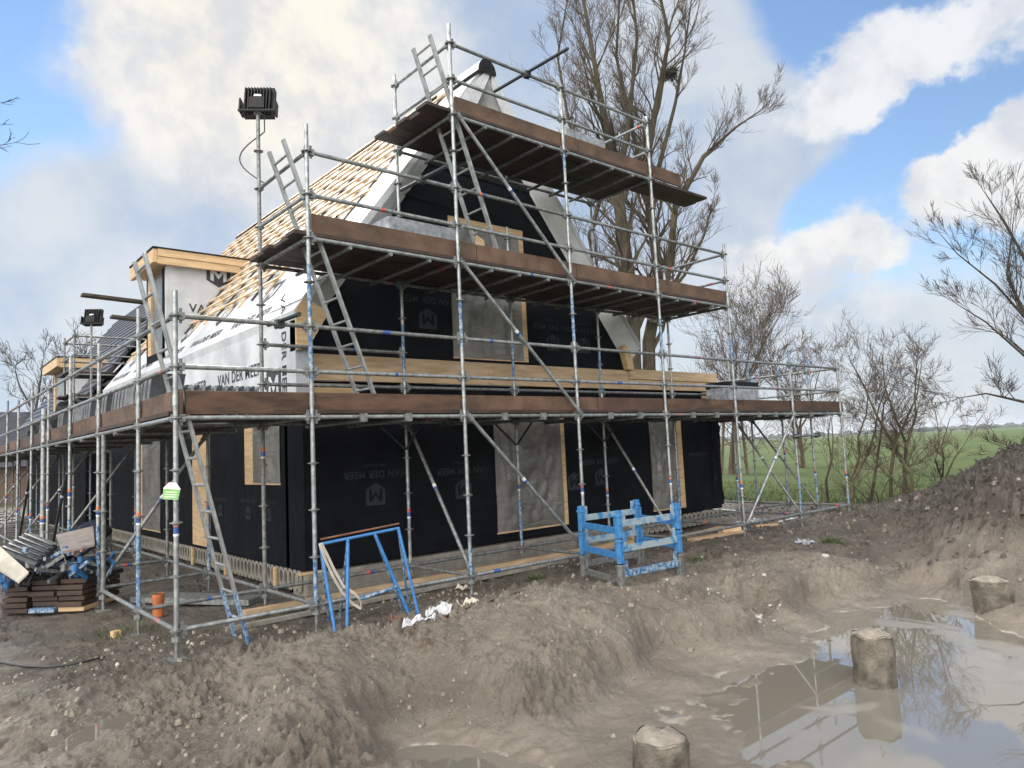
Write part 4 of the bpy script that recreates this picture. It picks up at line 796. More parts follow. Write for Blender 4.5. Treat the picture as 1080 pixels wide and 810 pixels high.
for y, nme, n in zip(ys, names, [15, 13, 12, 12, 11, 9, 8]): tile_stack(y, n, label=nme)
r = thing('roof_tile_row', 'low row of dark roof tiles lying behind the front toe board near the corner', 'tile row', (-.6, 1.0, 2.085))
for k in range(16): mb = MB(); x = -1.15+k*.062; mb.prism([(x, 1.0, 2.33), (x+.02, 1.0, 2.33), (x+.04, 1.0, 2.43), (x+.02, 1.0, 2.43)], (0, .3, 0)); mb.prism([(x, 1.0, 2.20), (x+.02, 1.0, 2.20), (x+.04, 1.0, 2.325), (x+.02, 1.0, 2.325)], (0, .3, 0)); mb.prism([(x, 1.0, 2.087), (x+.02, 1.0, 2.087), (x+.04, 1.0, 2.195), (x+.02, 1.0, 2.195)], (0, .3, 0)); mb.build('roof_tile', 'tilegrey' if k % 2 else 'tiledk', r)
def bag(x, y, z, sx, sy, sz, label, m='blackbag'):
    mb = MB(); nu, nv = 22, 12; vs = []
    for j in range(nv+1):
        for i in range(nu):
            th = 2*math.pi*i/nu; ph = math.pi*(j/nv-.5); rr = 1+.18*float(perlin(np.array([math.cos(th)*1.7+x*3+7]), np.array([math.sin(th)*1.7+ph+y]))[0])+.1*math.sin(7*th+3*ph)
            vs.append((x+sx*rr*math.cos(ph)**.6*math.cos(th), y+sy*rr*math.cos(ph)**.6*math.sin(th), z+sz*(.5+.5*math.sin(ph))*rr))
    mb.add(vs, [(j*nu+i, j*nu+(i+1) % nu, (j+1)*nu+(i+1) % nu, (j+1)*nu+i) for j in range(nv) for i in range(nu)]); tag(mb.build('sack', m, loc=(x, y, z), smooth=True), label, 'bag')
bag(-.85, 8.4, 2.085, .38, .5, .72, 'larger black plastic sack among the tile stacks on the side deck'); bag(-.95, 10.6, 2.085, .3, .4, .45, 'smaller black plastic sack farther along the side deck')
# black hanging sheet between beam and deck
mb = MB(); mb.prism([(3.05, 1.52, 2.1), (3.55, 1.5, 2.1), (3.62, 1.5, 2.52), (3.12, 1.53, 2.5)], (0, .02, 0)); tag(mb.build('roofing_felt', 'blackbag', loc=(3.3, 1.5, 2.1)), 'folded piece of black felt standing on the first deck below the pine beam', 'felt')
# ------------------------------------------------------------------ scaffold tag
TG = on(181, 518, 1, -.045); r = thing('scaffold_tag', 'white and green inspection tag hanging on the corner post', 'tag', tuple(TG))
ex = np.array([.80, -.58, -.10]); ex /= np.linalg.norm(ex); ez = np.array([.12, 0, 1.]); ez -= ex*(ez@ex); ez /= np.linalg.norm(ez); nn = np.cross(ex, ez); s = .155
def tp(u, v, o=0): return TG+ex*u*s+ez*v*s+nn*o
mb = MB(); mb.prism([tp(-.45, -.5), tp(.45, -.5), tp(.5, .18), (tp(.2, .52)), tp(-.2, .52), tp(-.5, .18)], nn*.003); c_ = mb.build('card', 'tagwhite', r)
mb = MB(); mb.prism([tp(-.44, -.48, .0035), tp(.44, -.48, .0035), tp(.485, .12, .0035), tp(-.485, .12, .0035)], nn*.001); mb.build('green_panel', 'green', c_)
mb = MB()
for v in (-.05, -.2, -.34): mb.prism([tp(-.36, v-.03, .005), tp(.34, v-.03, .005), tp(.34, v+.01, .005), tp(-.36, v+.01, .005)], nn*.0005)
mb.build('small_print', 'tagwhite', c_)
# ------------------------------------------------------------------ pile of boards and fittings at the left
gz0 = gh(-1.95, 4.0); ax_ = np.array([.50, -.87, 0]); ay_ = np.array([.87, .50, 0]); o_ = np.array([-2.30, 4.15, gz0])
def PT(p): return o_+ax_*p[0]+ay_*p[1]+np.array([0, 0, p[2]])
# short side faces the camera
ax_ = np.array([.72, -.69, 0]); ay_ = np.array([.69, .72, 0]); o_ = np.array([-2.40, 4.02, gz0-.02])
r = thing('board_stack', 'neat stack of brown scaffold boards in three columns under the blue fittings', 'board stack', tuple(o_+ax_*.7))
for c2 in range(3):
    for k in range(6):
        z = .06+k*.068; jj = rs.uniform(-.05, .05); m_i = 'tan' if (c2 == 2 and k == 0) else ('blue_worn' if (c2 == 1 and k == 0) else ('plank'))
        mb = MB(); mb.box((.04+c2*.37, jj, z), (.04+c2*.37+.335, jj+.8, z+.055), 0, PT); mb.build('board', m_i, r, bevel=.004)
for q_ in (.1, .6): mb = MB(); mb.box((0, q_, -.03), (1.12, q_+.13, .055), 0, PT); mb.build('bearer', 'plank', r)
r = thing('fitting_heap', 'heap of worn blue scaffold brackets and clamps dumped on the brown board stack', 'metal heap', tuple(PT((.55, .8, .47))))
for k in range(95):
    a = rs.uniform(.0, 1.15); b = rs.uniform(-.12, .75); z = .47+rs.uniform(0, .32)*(1-abs(a-.55)*.9); ang = rs.uniform(0, 6.3); Ln = rs.uniform(.12, .42); dz = rs.uniform(-.10, .10)
    d = np.array([math.cos(ang), math.sin(ang)])*Ln/2; mb = MB(); p0 = PT((a-d[0], b-d[1], z-dz)); p1 = PT((a+d[0], b+d[1], z+dz)); mb.beam(p0, p1, .03, .045); 
    if k % 2: mb.tube(p1-np.array([0, 0, .04]), p1+np.array([0, 0, .04]), .035, n=8)
    if k % 3 == 0: mb.tube(p0, p0+np.array([rs.uniform(-.06, .06), 0, -.14]), .008, n=5)
    mb.build('bracket', rs.choice(['blue_worn', 'darksteel', 'galv_dull', 'blue']), r)
mb = MB(); v = [PT(q) for q in ((.05, -.1, .80), (.62, -.2, .62), (.66, .15, .84), (.14, .35, .98))]; nrm = np.cross(v[1]-v[0], v[3]-v[0]); nrm /= np.linalg.norm(nrm); mb.prism(v, nrm*.07, 0)
for k in range(1, 6): a = v[0]+(v[3]-v[0])*k/6+nrm*.092; b = v[1]+(v[2]-v[1])*k/6+nrm*.092; mb.beam(a, b, .05, .012, 1)
tag(mb.build('deck_panel', ['tiledk', 'darksteel'], loc=tuple(v[0]), bevel=.005), 'grey ribbed deck panel tilted on the heap of blue fittings', 'panel')
mb = MB(); v = [PT(q) for q in ((-.06, -.2, .76), (.50, -.32, .48), (.58, -.26, .58), (.02, -.08, .92))]; mb.prism(v, (0, 0, .03)); tag(mb.build('white_board', 'panelwhite', loc=tuple(v[0])), 'off-white board leaning against the front of the ribbed grey panel', 'board')
mb = MB(); v = [PT(q) for q in ((.42, .45, .95), (.86, -.05, .78), (1.16, .15, .84), (.74, .75, 1.02))]; mb.prism(v, (0, 0, .035)); tag(mb.build('plywood_board', 'panel', loc=tuple(v[0]), bevel=.004), 'flat grey-brown board lying on top of the blue fitting heap, right of the ribbed panel', 'board')
mb = MB(); p = on(3, 650, 2, gz0); p = np.array([-2.52, 3.55, gh(-2.5, 3.5)]); mb.tube(p+np.array([0, 0, .0]), p+np.array([.0, 0, .30]), .033, mi=1); mb.tube(p+np.array([0, 0, .30]), p+np.array([.0, 0, 1.0]), .03, mi=0); tag(mb.build('post', ['darksteel', 'blue_bright'], loc=tuple(p), smooth=True), 'dark steel post with bright blue foot in front of the board stack at left', 'post')
# ------------------------------------------------------------------ blue rack of nested trestles
A0 = on(338, 574, 1, -.12); A1 = on(421, 557, 1, -.34); g0 = gh(.1, -.3)
r = thing('trestle', 'blue tube trestle with rusty top bar and white strap in front of the house', 'trestle', (.5, -.25, g0))
mb = MB(); mb.tube(A0+np.array([0, 0, .05]), A1+np.array([0, 0, .05]), .010, n=8); mb.build('top_bar', 'rust', r, smooth=True)
mb = MB(); mb.tube(A0, A1, .017, n=10); mb.build('top_rail', 'blue', r, smooth=True)
for px, fpx, bpx in ((338, (354, 668), (347, 657)), (366, (366, 666), (358, 654)), (394, (433, 652), (425, 643)), (420, (442, 653), (432, 642))):
    t = (px-338)/83; top = A0+(A1-A0)*t
    for (a, b), m_i in ((fpx, 'blue'), (bpx, 'blue_worn')):
        f_ = on(a, b, 2, g0-.0); f_[2] = gh(f_[0], f_[1])-.02; mb = MB(); mb.tube(top, f_, .019 if m_i == 'blue' else .014, n=10); mb.tube(f_-np.array([0, 0, .0]), f_+np.array([0, 0, .03]), .026, n=10); mb.build('leg', m_i, r, smooth=True)
a = on(380, 632, 1, -.3); b = on(418, 619, 1, -.36); mb = MB(); mb.tube(a, b, .018); mb.build('cross_rail', 'blue_worn', r, smooth=True)
pts = [on(x, y, 1, -.17-.1*i/8) for i, (x, y) in enumerate([(337, 573), (343, 590), (351, 608), (361, 625), (372, 637), (381, 642), (381, 634), (374, 626), (362, 618), (352, 600), (345, 585), (339, 573)])]
mb = MB()
for i in range(len(pts)-1): mb.beam(pts[i], pts[i+1], .006, .03, 0, up=(.5, .2, .84))
o = mb.build('strap', 'strap', loc=tuple(pts[0])); tag(o, 'cream lifting strap looped over the left end of the blue trestle', 'strap')
# ------------------------------------------------------------------ blue stillage
C0 = np.array([3.56, -1.17]); E1 = np.array([1.13, -.06]); E2 = np.array([.33, .98])
zg = min(gh(*C0), gh(*(C0+E1)), gh(*(C0+E2))); r = thing('stillage', 'stack of three nested post pallets, blue above and bare zinc below, on the mud', 'stillage', (C0[0]+.6, C0[1]+.5, zg))
cs = [C0, C0+E1, C0+E1+E2, C0+E2]
for j in range(3):
    zb = zg+.0+j*.315; zinc = j == 0; H_ = .315
    for c2, q in enumerate(cs):
        mb = MB(); mb.box((q[0]-.035, q[1]-.035, zb), (q[0]+.035, q[1]+.035, zb+(.30 if j < 2 else .35))); mb.box((q[0]-.045, q[1]-.045, zb+.265), (q[0]+.045, q[1]+.045, zb+.298)); mb.build('corner_post', 'galv_dull' if zinc else 'blue_bright', r, bevel=.006)
    for k in range(4):
        a, b = cs[k], cs[(k+1) % 4]; d = (b-a)/np.linalg.norm(b-a); a_ = a+d*.04; b_ = b-d*.04; mb = MB(); zz = zb+(.18 if k in (0, 2) else .09)
        mb.beam((*a_, zz), (*b_, zz), .03, .085); 
        for q in (a_+d*.05, b_-d*.05): mb.beam((*q, zz+.03), (*q, zz+.16), .012, .07, up=(d[0], d[1], 0))
        mb.build('rail', ('blue_worn' if k == 0 else 'galv_dull') if zinc else ('stil_side' if k in (0, 2) else 'blue_bright'), r, bevel=.004)
# ------------------------------------------------------------------ concrete pile heads
def pile_head(x, y, rad, zt, label, seed, lean=(0, 0)):
    r = thing('pile_head', label, 'pile', (x, y, WZ), 'concrete pile heads in the water'); K = 48; rows = 22
    mb = MB(); vs = []
    zb = WZ-.15
    for j in range(rows+1):
        q = j/rows; z = zb+(zt-zb)*q
        for i in range(K):
            th = 2*math.pi*i/K; c2, s2 = math.cos(th), math.sin(th); d = .10*float(fbm(np.array([c2*1.4+seed+q*1.1]), np.array([s2*1.4+q*2.5+seed]), 4)[0]); rr = rad*(1.0+d-.02*q-.12*max(0, q-.9)/.1*.6)
            vs.append((x+rr*c2+lean[0]*q, y+rr*s2+lean[1]*q, z+(.03*float(perlin(np.array([c2*1.5+seed]), np.array([s2*1.5]))[0]) if j == rows else 0)))
    mb.add(vs, [(j*K+i, j*K+(i+1) % K, (j+1)*K+(i+1) % K, (j+1)*K+i) for j in range(rows) for i in range(K)]); mb.build('shaft', 'pile', r, smooth=True)
    mb = MB(); vs = []; R_ = 12
    for j in range(R_+1):
        q = j/R_
        for i in range(K):
            th = 2*math.pi*i/K; c2, s2 = math.cos(th), math.sin(th); rr = rad*(.955*(1-q)); e = fbm(np.array([c2*rr*9+seed]), np.array([s2*rr*9]), 4)[0]; e0 = .03*float(perlin(np.array([c2*1.5+seed]), np.array([s2*1.5]))[0])*(1-q)
            vs.append((x+rr*c2+lean[0], y+rr*s2+lean[1], zt-.012+e0+.05*math.sin(q*1.57)+.022*float(e)*min(1, 4*q)))
    mb.add(vs, [(j*K+i, j*K+(i+1) % K, (j+1)*K+(i+1) % K, (j+1)*K+i) for j in range(R_) for i in range(K)]); mb.build('mud_cap', 'pilecap', r, smooth=True)
pile_head(3.46, -4.27, .185, -.30, 'middle concrete pile head standing alone in the reflecting water', 2.2)
pile_head(7.0, -4.24, .225, -.34, 'farthest concrete pile head near the dark soil heap, wider at its top', 5.1, (-.05, .03))
pile_head(.52, -4.12, .19, -.42, 'nearest concrete pile head cut off by the bottom of the picture', 8.4)
# ------------------------------------------------------------------ litter and small things on the mud
def G(px, py, z=-.25):
    p = on(px, py, 2, z)
    for _ in range(4): p = on(px, py, 2, gh(p[0], p[1]))
    return p
def crumpled(px, py, w, h, label, m, amp=.03, rot=0., nm='plastic_sheet', cat='sheet', seed=1):
    p = G(px, py); mb = MB(); n = 14; vs = []
    for j in range(n+1):
        for i in range(n+1):
            u = (i/n-.5); v = (j/n-.5); k = 1+.35*float(perlin(np.array([u*3+seed]), np.array([v*3+seed*2]))[0]); x = p[0]+(u*math.cos(rot)-v*math.sin(rot))*w*k; y = p[1]+(u*math.sin(rot)+v*math.cos(rot))*h*k
            vs.append((x, y, 0))
    hh = height(np.array([q[0] for q in vs]), np.array([q[1] for q in vs])); vs = [(q[0], q[1], float(hh[i])+.012+amp*abs(float(fbm(np.array([q[0]*6+seed]), np.array([q[1]*6]), 3)[0]))) for i, q in enumerate(vs)]
    mb.add(vs, [(j*(n+1)+i, j*(n+1)+i+1, (j+1)*(n+1)+i+1, (j+1)*(n+1)+i) for j in range(n) for i in range(n)]); o = mb.build(nm, m, loc=tuple(p)); s_ = o.modifiers.new('t', 'SOLIDIFY'); s_.thickness = .003
    return tag(o, label, cat)
crumpled(462, 648, .30, .2, 'white plastic sheet on the mud right of the blue trestle, upper of two', 'sheet', .05, -.5, seed=2)
crumpled(442, 657, .36, .14, 'white plastic scrap at the foot of the blue trestle, lower of two', 'sheet', .03, -.4, seed=5)
crumpled(418, 654, .13, .12, 'brown cardboard scrap beside the foot of the blue trestle', 'rust', .02, .3, nm='cardboard', cat='cardboard', seed=8)
crumpled(495, 640, .22, .10, 'cream crumpled paper lying right of the white plastic sheets', 'strap', .04, .4, nm='paper', cat='paper', seed=9)
crumpled(488, 622, .10, .25, 'tangled cream and green rag under the scaffold pole between trestle and stillage', 'strap', .10, .2, nm='rag', cat='rag', seed=12)
p = G(785, 617); mb = MB(); q = random.Random(77)
for k in range(46):
    s_ = q.uniform(.008, .035); x = p[0]+q.gauss(0, .22); y = p[1]+q.gauss(0, .12)-.3*(x-p[0]); z = gh(x, y)+s_*.3; K = 7; vs = []
    for j in range(5):
        ph = math.pi*(j/4-.5)
        for m_i in range(K): th = 2*math.pi*m_i/K; r_ = q.uniform(.7, 1.15); vs.append((x+s_*1.4*r_*math.cos(ph)*math.cos(th), y+s_*r_*math.cos(ph)*math.sin(th), z+s_*.7*math.sin(ph)))
    mb.add(vs, [(j*K+k2, j*K+(k2+1) % K, (j+1)*K+(k2+1) % K, (j+1)*K+k2) for j in range(4) for k2 in range(K)])
tag(mb.build('rubble', 'stone'), None, None, kind='stuff')
crumpled(850, 573, .42, .22, 'grey film bundle lying on the mud near the scaffold right end', 'wrapgrey', .06, .2, nm='film_bundle', cat='plastic film', seed=15)
crumpled(790, 552, .9, .5, 'grey plastic heap under the right end of the scaffold', 'wrapgrey', .10, .5, nm='film_heap', cat='plastic film', seed=16)
crumpled(830, 549, .7, .12, 'white plastic strip on the ground beneath the crossing braces', 'sheet', .04, -.5, nm='plastic_strip', cat='plastic film', seed=17)
def block(px, py, a, b, h, rot, m, nm, label, cat, tilt=0.):
    p = G(px, py); ca, sa = math.cos(rot), math.sin(rot); mb = MB(); mb.box((-a/2, -b/2, -.01), (a/2, b/2, h), 0, lambda q: (p[0]+q[0]*ca-q[1]*sa, p[1]+q[0]*sa+q[1]*ca, p[2]+q[2]+q[0]*tilt)); return tag(mb.build(nm, m, loc=tuple(p), bevel=.006), label, cat)
block(122, 671, .09, .07, .06, .3, 'tan', 'wood_block', 'small yellow wood block on the mud left of the corner post', 'wood block')
block(770, 563, .42, .16, .13, -.35, 'tanx', 'wood_block', 'pale wood block under the scaffold to the right of the stillage', 'wood block')
block(808, 556, .5, .12, .06, -.5, 'beam', 'wood_block', 'low wood piece lying between the crossing braces at the right end', 'wood block')
for i, (px, py, s_, lb) in enumerate([(703, 612, .022, 'little white stone right behind the stillage foot'), (779, 604, .05, 'largest pale stone by the rubble right of the stillage'), (842, 592, .035, 'white stone alone on the mud above the pit edge'), (740, 624, .035, 'grey stone at the bank edge below the stillage'), (806, 607, .025, 'small pale stone at the far side of the rubble'), (380, 662, .03, 'tiny white stone between the trestle legs'), (1065, 592, .06, 'stone on the flank of the dark soil heap'), (870, 588, .05, 'brown-grey stone beside the grass tuft near the pit')]):
    p = G(px, py); mb = MB(); K = 10; vs = []
    for j in range(6):
        ph = math.pi*(j/5-.5)
        for k in range(K): th = 2*math.pi*k/K; q = 1+.5*float(perlin(np.array([math.cos(th)+i*3.3]), np.array([math.sin(th)+ph]))[0]); vs.append((p[0]+s_*1.3*q*math.cos(ph)*math.cos(th), p[1]+s_*q*math.cos(ph)*math.sin(th), p[2]+s_*.35+s_*.7*math.sin(ph)*q))
    mb.add(vs, [(j*K+k, j*K+(k+1) % K, (j+1)*K+(k+1) % K, (j+1)*K+k) for j in range(5) for k in range(K)]); tag(mb.build('stone', 'stone', loc=tuple(p)), lb, 'stone', 'loose stones on the mud')
# many small crumbs of earth and rubble nobody could count
mb = MB(); cr = np.random.RandomState(5); n_ = 2200; xs_ = np.concatenate([cr.uniform(-3, 5, n_*2), cr.uniform(4, 15, n_)]); ys_ = cr.uniform(-4.8, 1.2, n_*3); hs_ = height(xs_, ys_); k = 0
for x, y, z in zip(xs_, ys_, hs_):
    if z < WZ+.06 or k > n_: continue
    if perlin(np.array([x*.8]), np.array([y*.8]))[0] < cr.uniform(-.3, .35): continue
    k += 1; s_ = (abs(cr.randn())*.010+.004)*(1+.14*max(0, x-3))*(2.0 if cr.rand() < .03 else 1); a = cr.uniform(0, 3); vs = []
    for dz in (0, 1):
        for j in range(5): th = a+j*1.2566; q = cr.uniform(.7, 1.2)*(1-.4*dz); vs.append((x+s_*q*math.cos(th), y+s_*q*math.sin(th), z-.003+dz*s_*cr.uniform(.8, 1.3)))
    mb.add(vs, [(4, 3, 2, 1, 0), (5, 6, 7, 8, 9)]+[(j, (j+1) % 5, 5+(j+1) % 5, 5+j) for j in range(5)], 0 if cr.rand() < .985 else 1)
mb2 = MB(); k = 0; X2 = cr.uniform(7.5, 15.5, 12000); Y2 = cr.uniform(-4.5, 3, 12000); Z2 = height(X2, Y2)
for x, y, z in zip(X2, Y2, Z2):
    if k > 2600: break
    if z < -.15 and cr.rand() < .8: continue
    if z < WZ+.1: continue
    k += 1; s_ = .014+abs(cr.randn())*.018; a = cr.uniform(0, 3); vs = []
    for dz in (0, 1):
        for j in range(6): th = a+j*1.047; q = cr.uniform(.65, 1.25)*(1-.45*dz); vs.append((x+s_*q*math.cos(th), y+s_*q*math.sin(th), z-.012+dz*s_*cr.uniform(.7, 1.5)))
    mb2.add(vs, [(5, 4, 3, 2, 1, 0), (6, 7, 8, 9, 10, 11)]+[(j, (j+1) % 6, 6+(j+1) % 6, 6+j) for j in range(6)])
M['clod'] = mat('dark_clods', (.038, .032, .027), .9, 0, col2=(.09, .078, .066), vscale=2)
tag(mb2.build('soil_clods', 'clod'), None, None, kind='stuff')
M['crumb'] = mat('earth_crumbs', (.11, .095, .078), .9, 0, col2=(.30, .265, .22), vscale=3)
tag(mb.build('earth_crumbs', ['crumb', 'stone']), None, None, kind='stuff')
# orange pipe
p = G(162, 648); p = np.array([-1.02, 2.1, gh(-1.02, 2.1)]); mb = MB(); mb.tube(p, p+np.array([0, 0, .26]), .063, n=24, cap=False); mb.tube(p+np.array([0, 0, .0]), p+np.array([0, 0, .255]), .056, n=24, mi=1); mb.tube(p+np.array([0, 0, .20]), p+np.array([0, 0, .262]), .068, n=24, cap=False); tag(mb.build('drain_pipe', ['pipe', 'dark'], loc=tuple(p), smooth=True), 'short orange drain pipe standing upright behind the corner post', 'pipe')
# cable
pts = [G(x, y) + np.array([0, 0, .012]) for x, y in [(-40, 695), (0, 700), (25, 704), (50, 705), (75, 702), (95, 698), (110, 694)]]; mb = MB(); mb.path(pts, .011, 6); tag(mb.build('ground_cable', 'rubber', loc=tuple(pts[0]), smooth=True), 'black cable snaking over the mud at the left edge', 'cable')
# planks and long timbers on the ground by the wall
def timber(x0, y0, x1, y1, w, h, m, label, nm='timber', dz=.0): p0 = np.array([x0, y0, gh(x0, y0)+h/2+dz]); p1 = np.array([x1, y1, gh(x1, y1)+h/2+dz]); mb = MB(); mb.beam(p0, p1, w, h); tag(mb.build(nm, m, loc=tuple((p0+p1)/2), bevel=.004), label, 'timber')
timber(-.35, 1.15, 6.6, 1.22, .10, .09, 'beam', 'long pale timber on the ground closest to the concrete floor edge')
timber(-.7, .72, 4.6, .86, .07, .05, 'concrete', 'thinner pale timber lying in front of the long one under the deck')
timber(6.9, .95, 9.2, 1.1, .12, .06, 'tan', 'short brown timber under the deck near the right end')
timber(-.9, 3.4, .1, 1.9, .38, .07, 'galv_dull', 'flat steel deck panel lying on the ground inside the side scaffold', 'steel_deck', .02)
timber(7.4, .55, 8.9, .45, .16, .05, 'beam', 'pale plank lying on the mud just inside the front base tube at right')
timber(1.0, -.72, 2.2, -.78, .05, .03, 'plank', 'thin dark lath pressed in the mud right of the white plastic')
# ------------------------------------------------------------------ bending worker under the side scaffold
def worker():
    r = thing('person', 'person in dark clothes bending over under the side scaffold', 'person', (-.35, 9.4, -.25))
    ex = np.array([-.75, .65, 0]); o = np.array([-.15, 9.4, gh(-.15, 9.4)])
    def P(u, v, z): return tuple(o+ex*u+np.array([.65, .75, 0])*v+np.array([0, 0, z]))
    V = []; E = []; Rr = []
    def vtx(p, rad): V.append(p); Rr.append(rad); return len(V)-1
    pel = vtx(P(0, 0, .62), .16); sp1 = vtx(P(.18, 0, .70), .155); sp2 = vtx(P(.36, 0, .70), .165); nk = vtx(P(.52, 0, .62), .07); hd = vtx(P(.60, 0, .55), .095); h2 = vtx(P(.66, 0, .47), .075)
    E += [(pel, sp1), (sp1, sp2), (sp2, nk), (nk, hd), (hd, h2)]
    for s in (-1, 1):
        hp = vtx(P(0, .1*s, .56), .10); kn = vtx(P(.22, .14*s, .34), .07); an = vtx(P(.02, .14*s, .07), .045); to = vtx(P(.16, .15*s, .035), .04); E += [(pel, hp), (hp, kn), (kn, an), (an, to)]
        sh = vtx(P(.42, .17*s, .64), .065); el = vtx(P(.50, .20*s, .38), .045); wr = vtx(P(.56, .14*s, .17), .032); ha = vtx(P(.58, .13*s, .10), .030); E += [(sp2, sh), (sh, el), (el, wr), (wr, ha)]
    me = bpy.data.meshes.new('body'); me.from_pydata([tuple(np.array(v)-np.array(r['_o'])) for v in V], E, []); ob = bpy.data.objects.new('body', me); COL.objects.link(ob); ob.parent = r
    sk = ob.modifiers.new('skin', 'SKIN'); 
    for i, rd in enumerate(Rr): me.skin_vertices[0].data[i].radius = (rd, rd)
    me.skin_vertices[0].data[0].use_root = True
    sb = ob.modifiers.new('sub', 'SUBSURF'); sb.levels = 2; sb.render_levels = 2
    m = bpy.data.materials.new('clothes'); m.use_nodes = True; t = m.node_tree; Pn = t.nodes['Principled BSDF']; Pn.inputs['Roughness'].default_value = .85
    tcn = t.nodes.new('ShaderNodeTexCoord'); sp = t.nodes.new('ShaderNodeSeparateXYZ'); t.links.new(tcn.outputs['Object'], sp.inputs[0])
    me.materials.append(M['cloth_black'])
    dg = bpy.context.evaluated_depsgraph_get(); me2 = bpy.data.meshes.new_from_object(ob.evaluated_get(dg)); ob.modifiers.clear(); ob.data = me2
    me2.materials.clear()
    for k in ('cloth_black', 'cloth_navy', 'skin'): me2.materials.append(M[k])
    R0 = np.array(r['_o'])
    for p in me2.polygons:
        q = np.array(p.center)+R0-o; u = q@ex/ (ex@ex); p.material_index = 2 if ((u > .50 and q[2] < .22) or (u > .50 and .40 < q[2] < .56 and abs(q@np.array([.65, .75, 0])) < .09)) else (1 if u > .12 and q[2] > .30 and not (u < .3 and q[2] < .5) else 0)
        p.use_smooth = True
    mb = MB(); K = 16; vs = []
    hc = o+ex*.60+np.array([0, 0, .575])
    for j in range(7):
        ph = math.pi/2*j/6
        for i in range(K): th = 2*math.pi*i/K; vs.append(tuple(hc+.125*np.array([math.cos(ph)*math.cos(th), math.cos(ph)*math.sin(th), math.sin(ph)])))
    mb.add(vs, [(j*K+i, j*K+(i+1) % K, (j+1)*K+(i+1) % K, (j+1)*K+i) for j in range(6) for i in range(K)]); mb.build('hood', 'cloth_navy', r, smooth=True)
worker()
# ------------------------------------------------------------------ grass
def tuft(px, py, n, s, label):
    p = G(px, py); mb = MB(); q = random.Random(int(px))
    for k in range(n):
        a = q.uniform(0, 6.28); rr = q.uniform(0, 1)**.6*s; x = p[0]+rr*math.cos(a)*1.5; y = p[1]+rr*math.sin(a); z = gh(x, y)-.005; h = q.uniform(.04, .11); d = np.array([math.cos(a+q.uniform(-1, 1)), math.sin(a+q.uniform(-1, 1)), 0])*h*q.uniform(.3, 1); w = np.array([-d[1], d[0], 0])/np.linalg.norm(d)*.004
        mb.add([(x, y, z)+w, np.array((x, y, z))-w, np.array((x, y, z+h*.6))+d*.4-w*.8, np.array((x, y, z+h*.6))+d*.4+w*.8, np.array((x, y, z+h))+d], [(0, 1, 2, 3), (3, 2, 4)])
    tag(mb.build('grass_tuft', 'grassblade', loc=tuple(p)), label, 'grass tuft', 'grass tufts in the mud')
tuft(565, 612, 170, .12, 'grass tuft on top of the rough mud berm left of the stillage'); tuft(876, 573, 150, .12, 'brighter grass tuft near the scaffold right end beside the film bundle'); tuft(888, 583, 60, .07, 'small sparse grass tuft just below the brighter one'); tuft(655, 596, 70, .09, 'low grass tuft at the base of the stillage'); tuft(735, 592, 80, .12, 'grass tuft right of the stillage'); tuft(130, 668, 140, .3, 'weeds around the foot of the corner scaffold post'); tuft(285, 650, 90, .25, 'sparse weeds between ladder foot and trestle'); tuft(883, 540, 200, .22, 'grass tuft at the foot of the last scaffold post on the right')
mb = MB(); q = random.Random(9); cnt = 0
while cnt < 12000:
    x = q.uniform(11.5, 27); y = q.uniform(-3, 12); e = x*.9+y*.30+2.6*float(perlin(np.array([x*.5]), np.array([y*.5]))[0])
    if e < 15.3 or e > 15.7+9*q.random()**2: continue
    cnt += 1; z = -.30 if x > 20 else -.29; h = q.uniform(.05, .18); a = q.uniform(0, 6.28); d = np.array([math.cos(a), math.sin(a), 0])*h*.6; w = np.array([-d[1], d[0], 0])/np.linalg.norm(d)*.010
    b = np.array((x, y, z)); mb.add([b+w, b-w, b+np.array([0, 0, h])+d], [(0, 1, 2)])
zz = height(np.array([v[0] for v in mb.v]), np.array([v[1] for v in mb.v])); mb.v = [(v[0], v[1], float(zz[i])+(v[2]+.295)) for i, v in enumerate(mb.v)]
tag(mb.build('grass', 'grassblade'), None, None, kind='stuff')
# ------------------------------------------------------------------ trees
def grow(mb, p, d, L0, r0, lv, maxlv, q, up=.15, kids=(5, 8), spread=.75, segs=5, droop=0., mi_twig=2, rmin=.003, wob=.16, start=.25):
    pts = [p]; rad = [r0]; d = d/np.linalg.norm(d); seg = L0/segs; dirs = [d]
    for s in range(segs):
        d = d+np.array([q.gauss(0, wob), q.gauss(0, wob), q.gauss(0, wob)+up*.3-droop*(s/segs)]); d /= np.linalg.norm(d); p = p+d*seg; pts.append(p); rad.append(max(rmin, r0*(1-.75*(s+1)/segs))); dirs.append(d)
    n = 8 if r0 > .08 else (5 if r0 > .02 else 3); mb.path(pts, rad, n, 0 if lv < mi_twig else 1, cap=False)
    if lv >= maxlv: return
    for k in range(q.randint(*kids)):
        t = start+(1-start)*q.random(); i = min(segs-1, int(t*segs)); f = t*segs-i; b = pts[i]+(pts[i+1]-pts[i])*f; dd = dirs[i+1]
        v = np.array([q.gauss(0, 1), q.gauss(0, 1), q.gauss(0, .6)+up*2]); v -= dd*(v@dd); v /= np.linalg.norm(v)+1e-9; nd = dd*math.cos(spread)+v*math.sin(spread); 
        grow(mb, b, nd, max(L0*q.uniform(.38, .72)*(1.1-.35*t), 22*rmin+45*rmin*q.random() if lv >= 1 else 0), max(rmin, rad[i]*q.uniform(.35, .6)), lv+1, maxlv, q, up, kids, spread, max(3, segs-1), droop, mi_twig, rmin, wob, start)
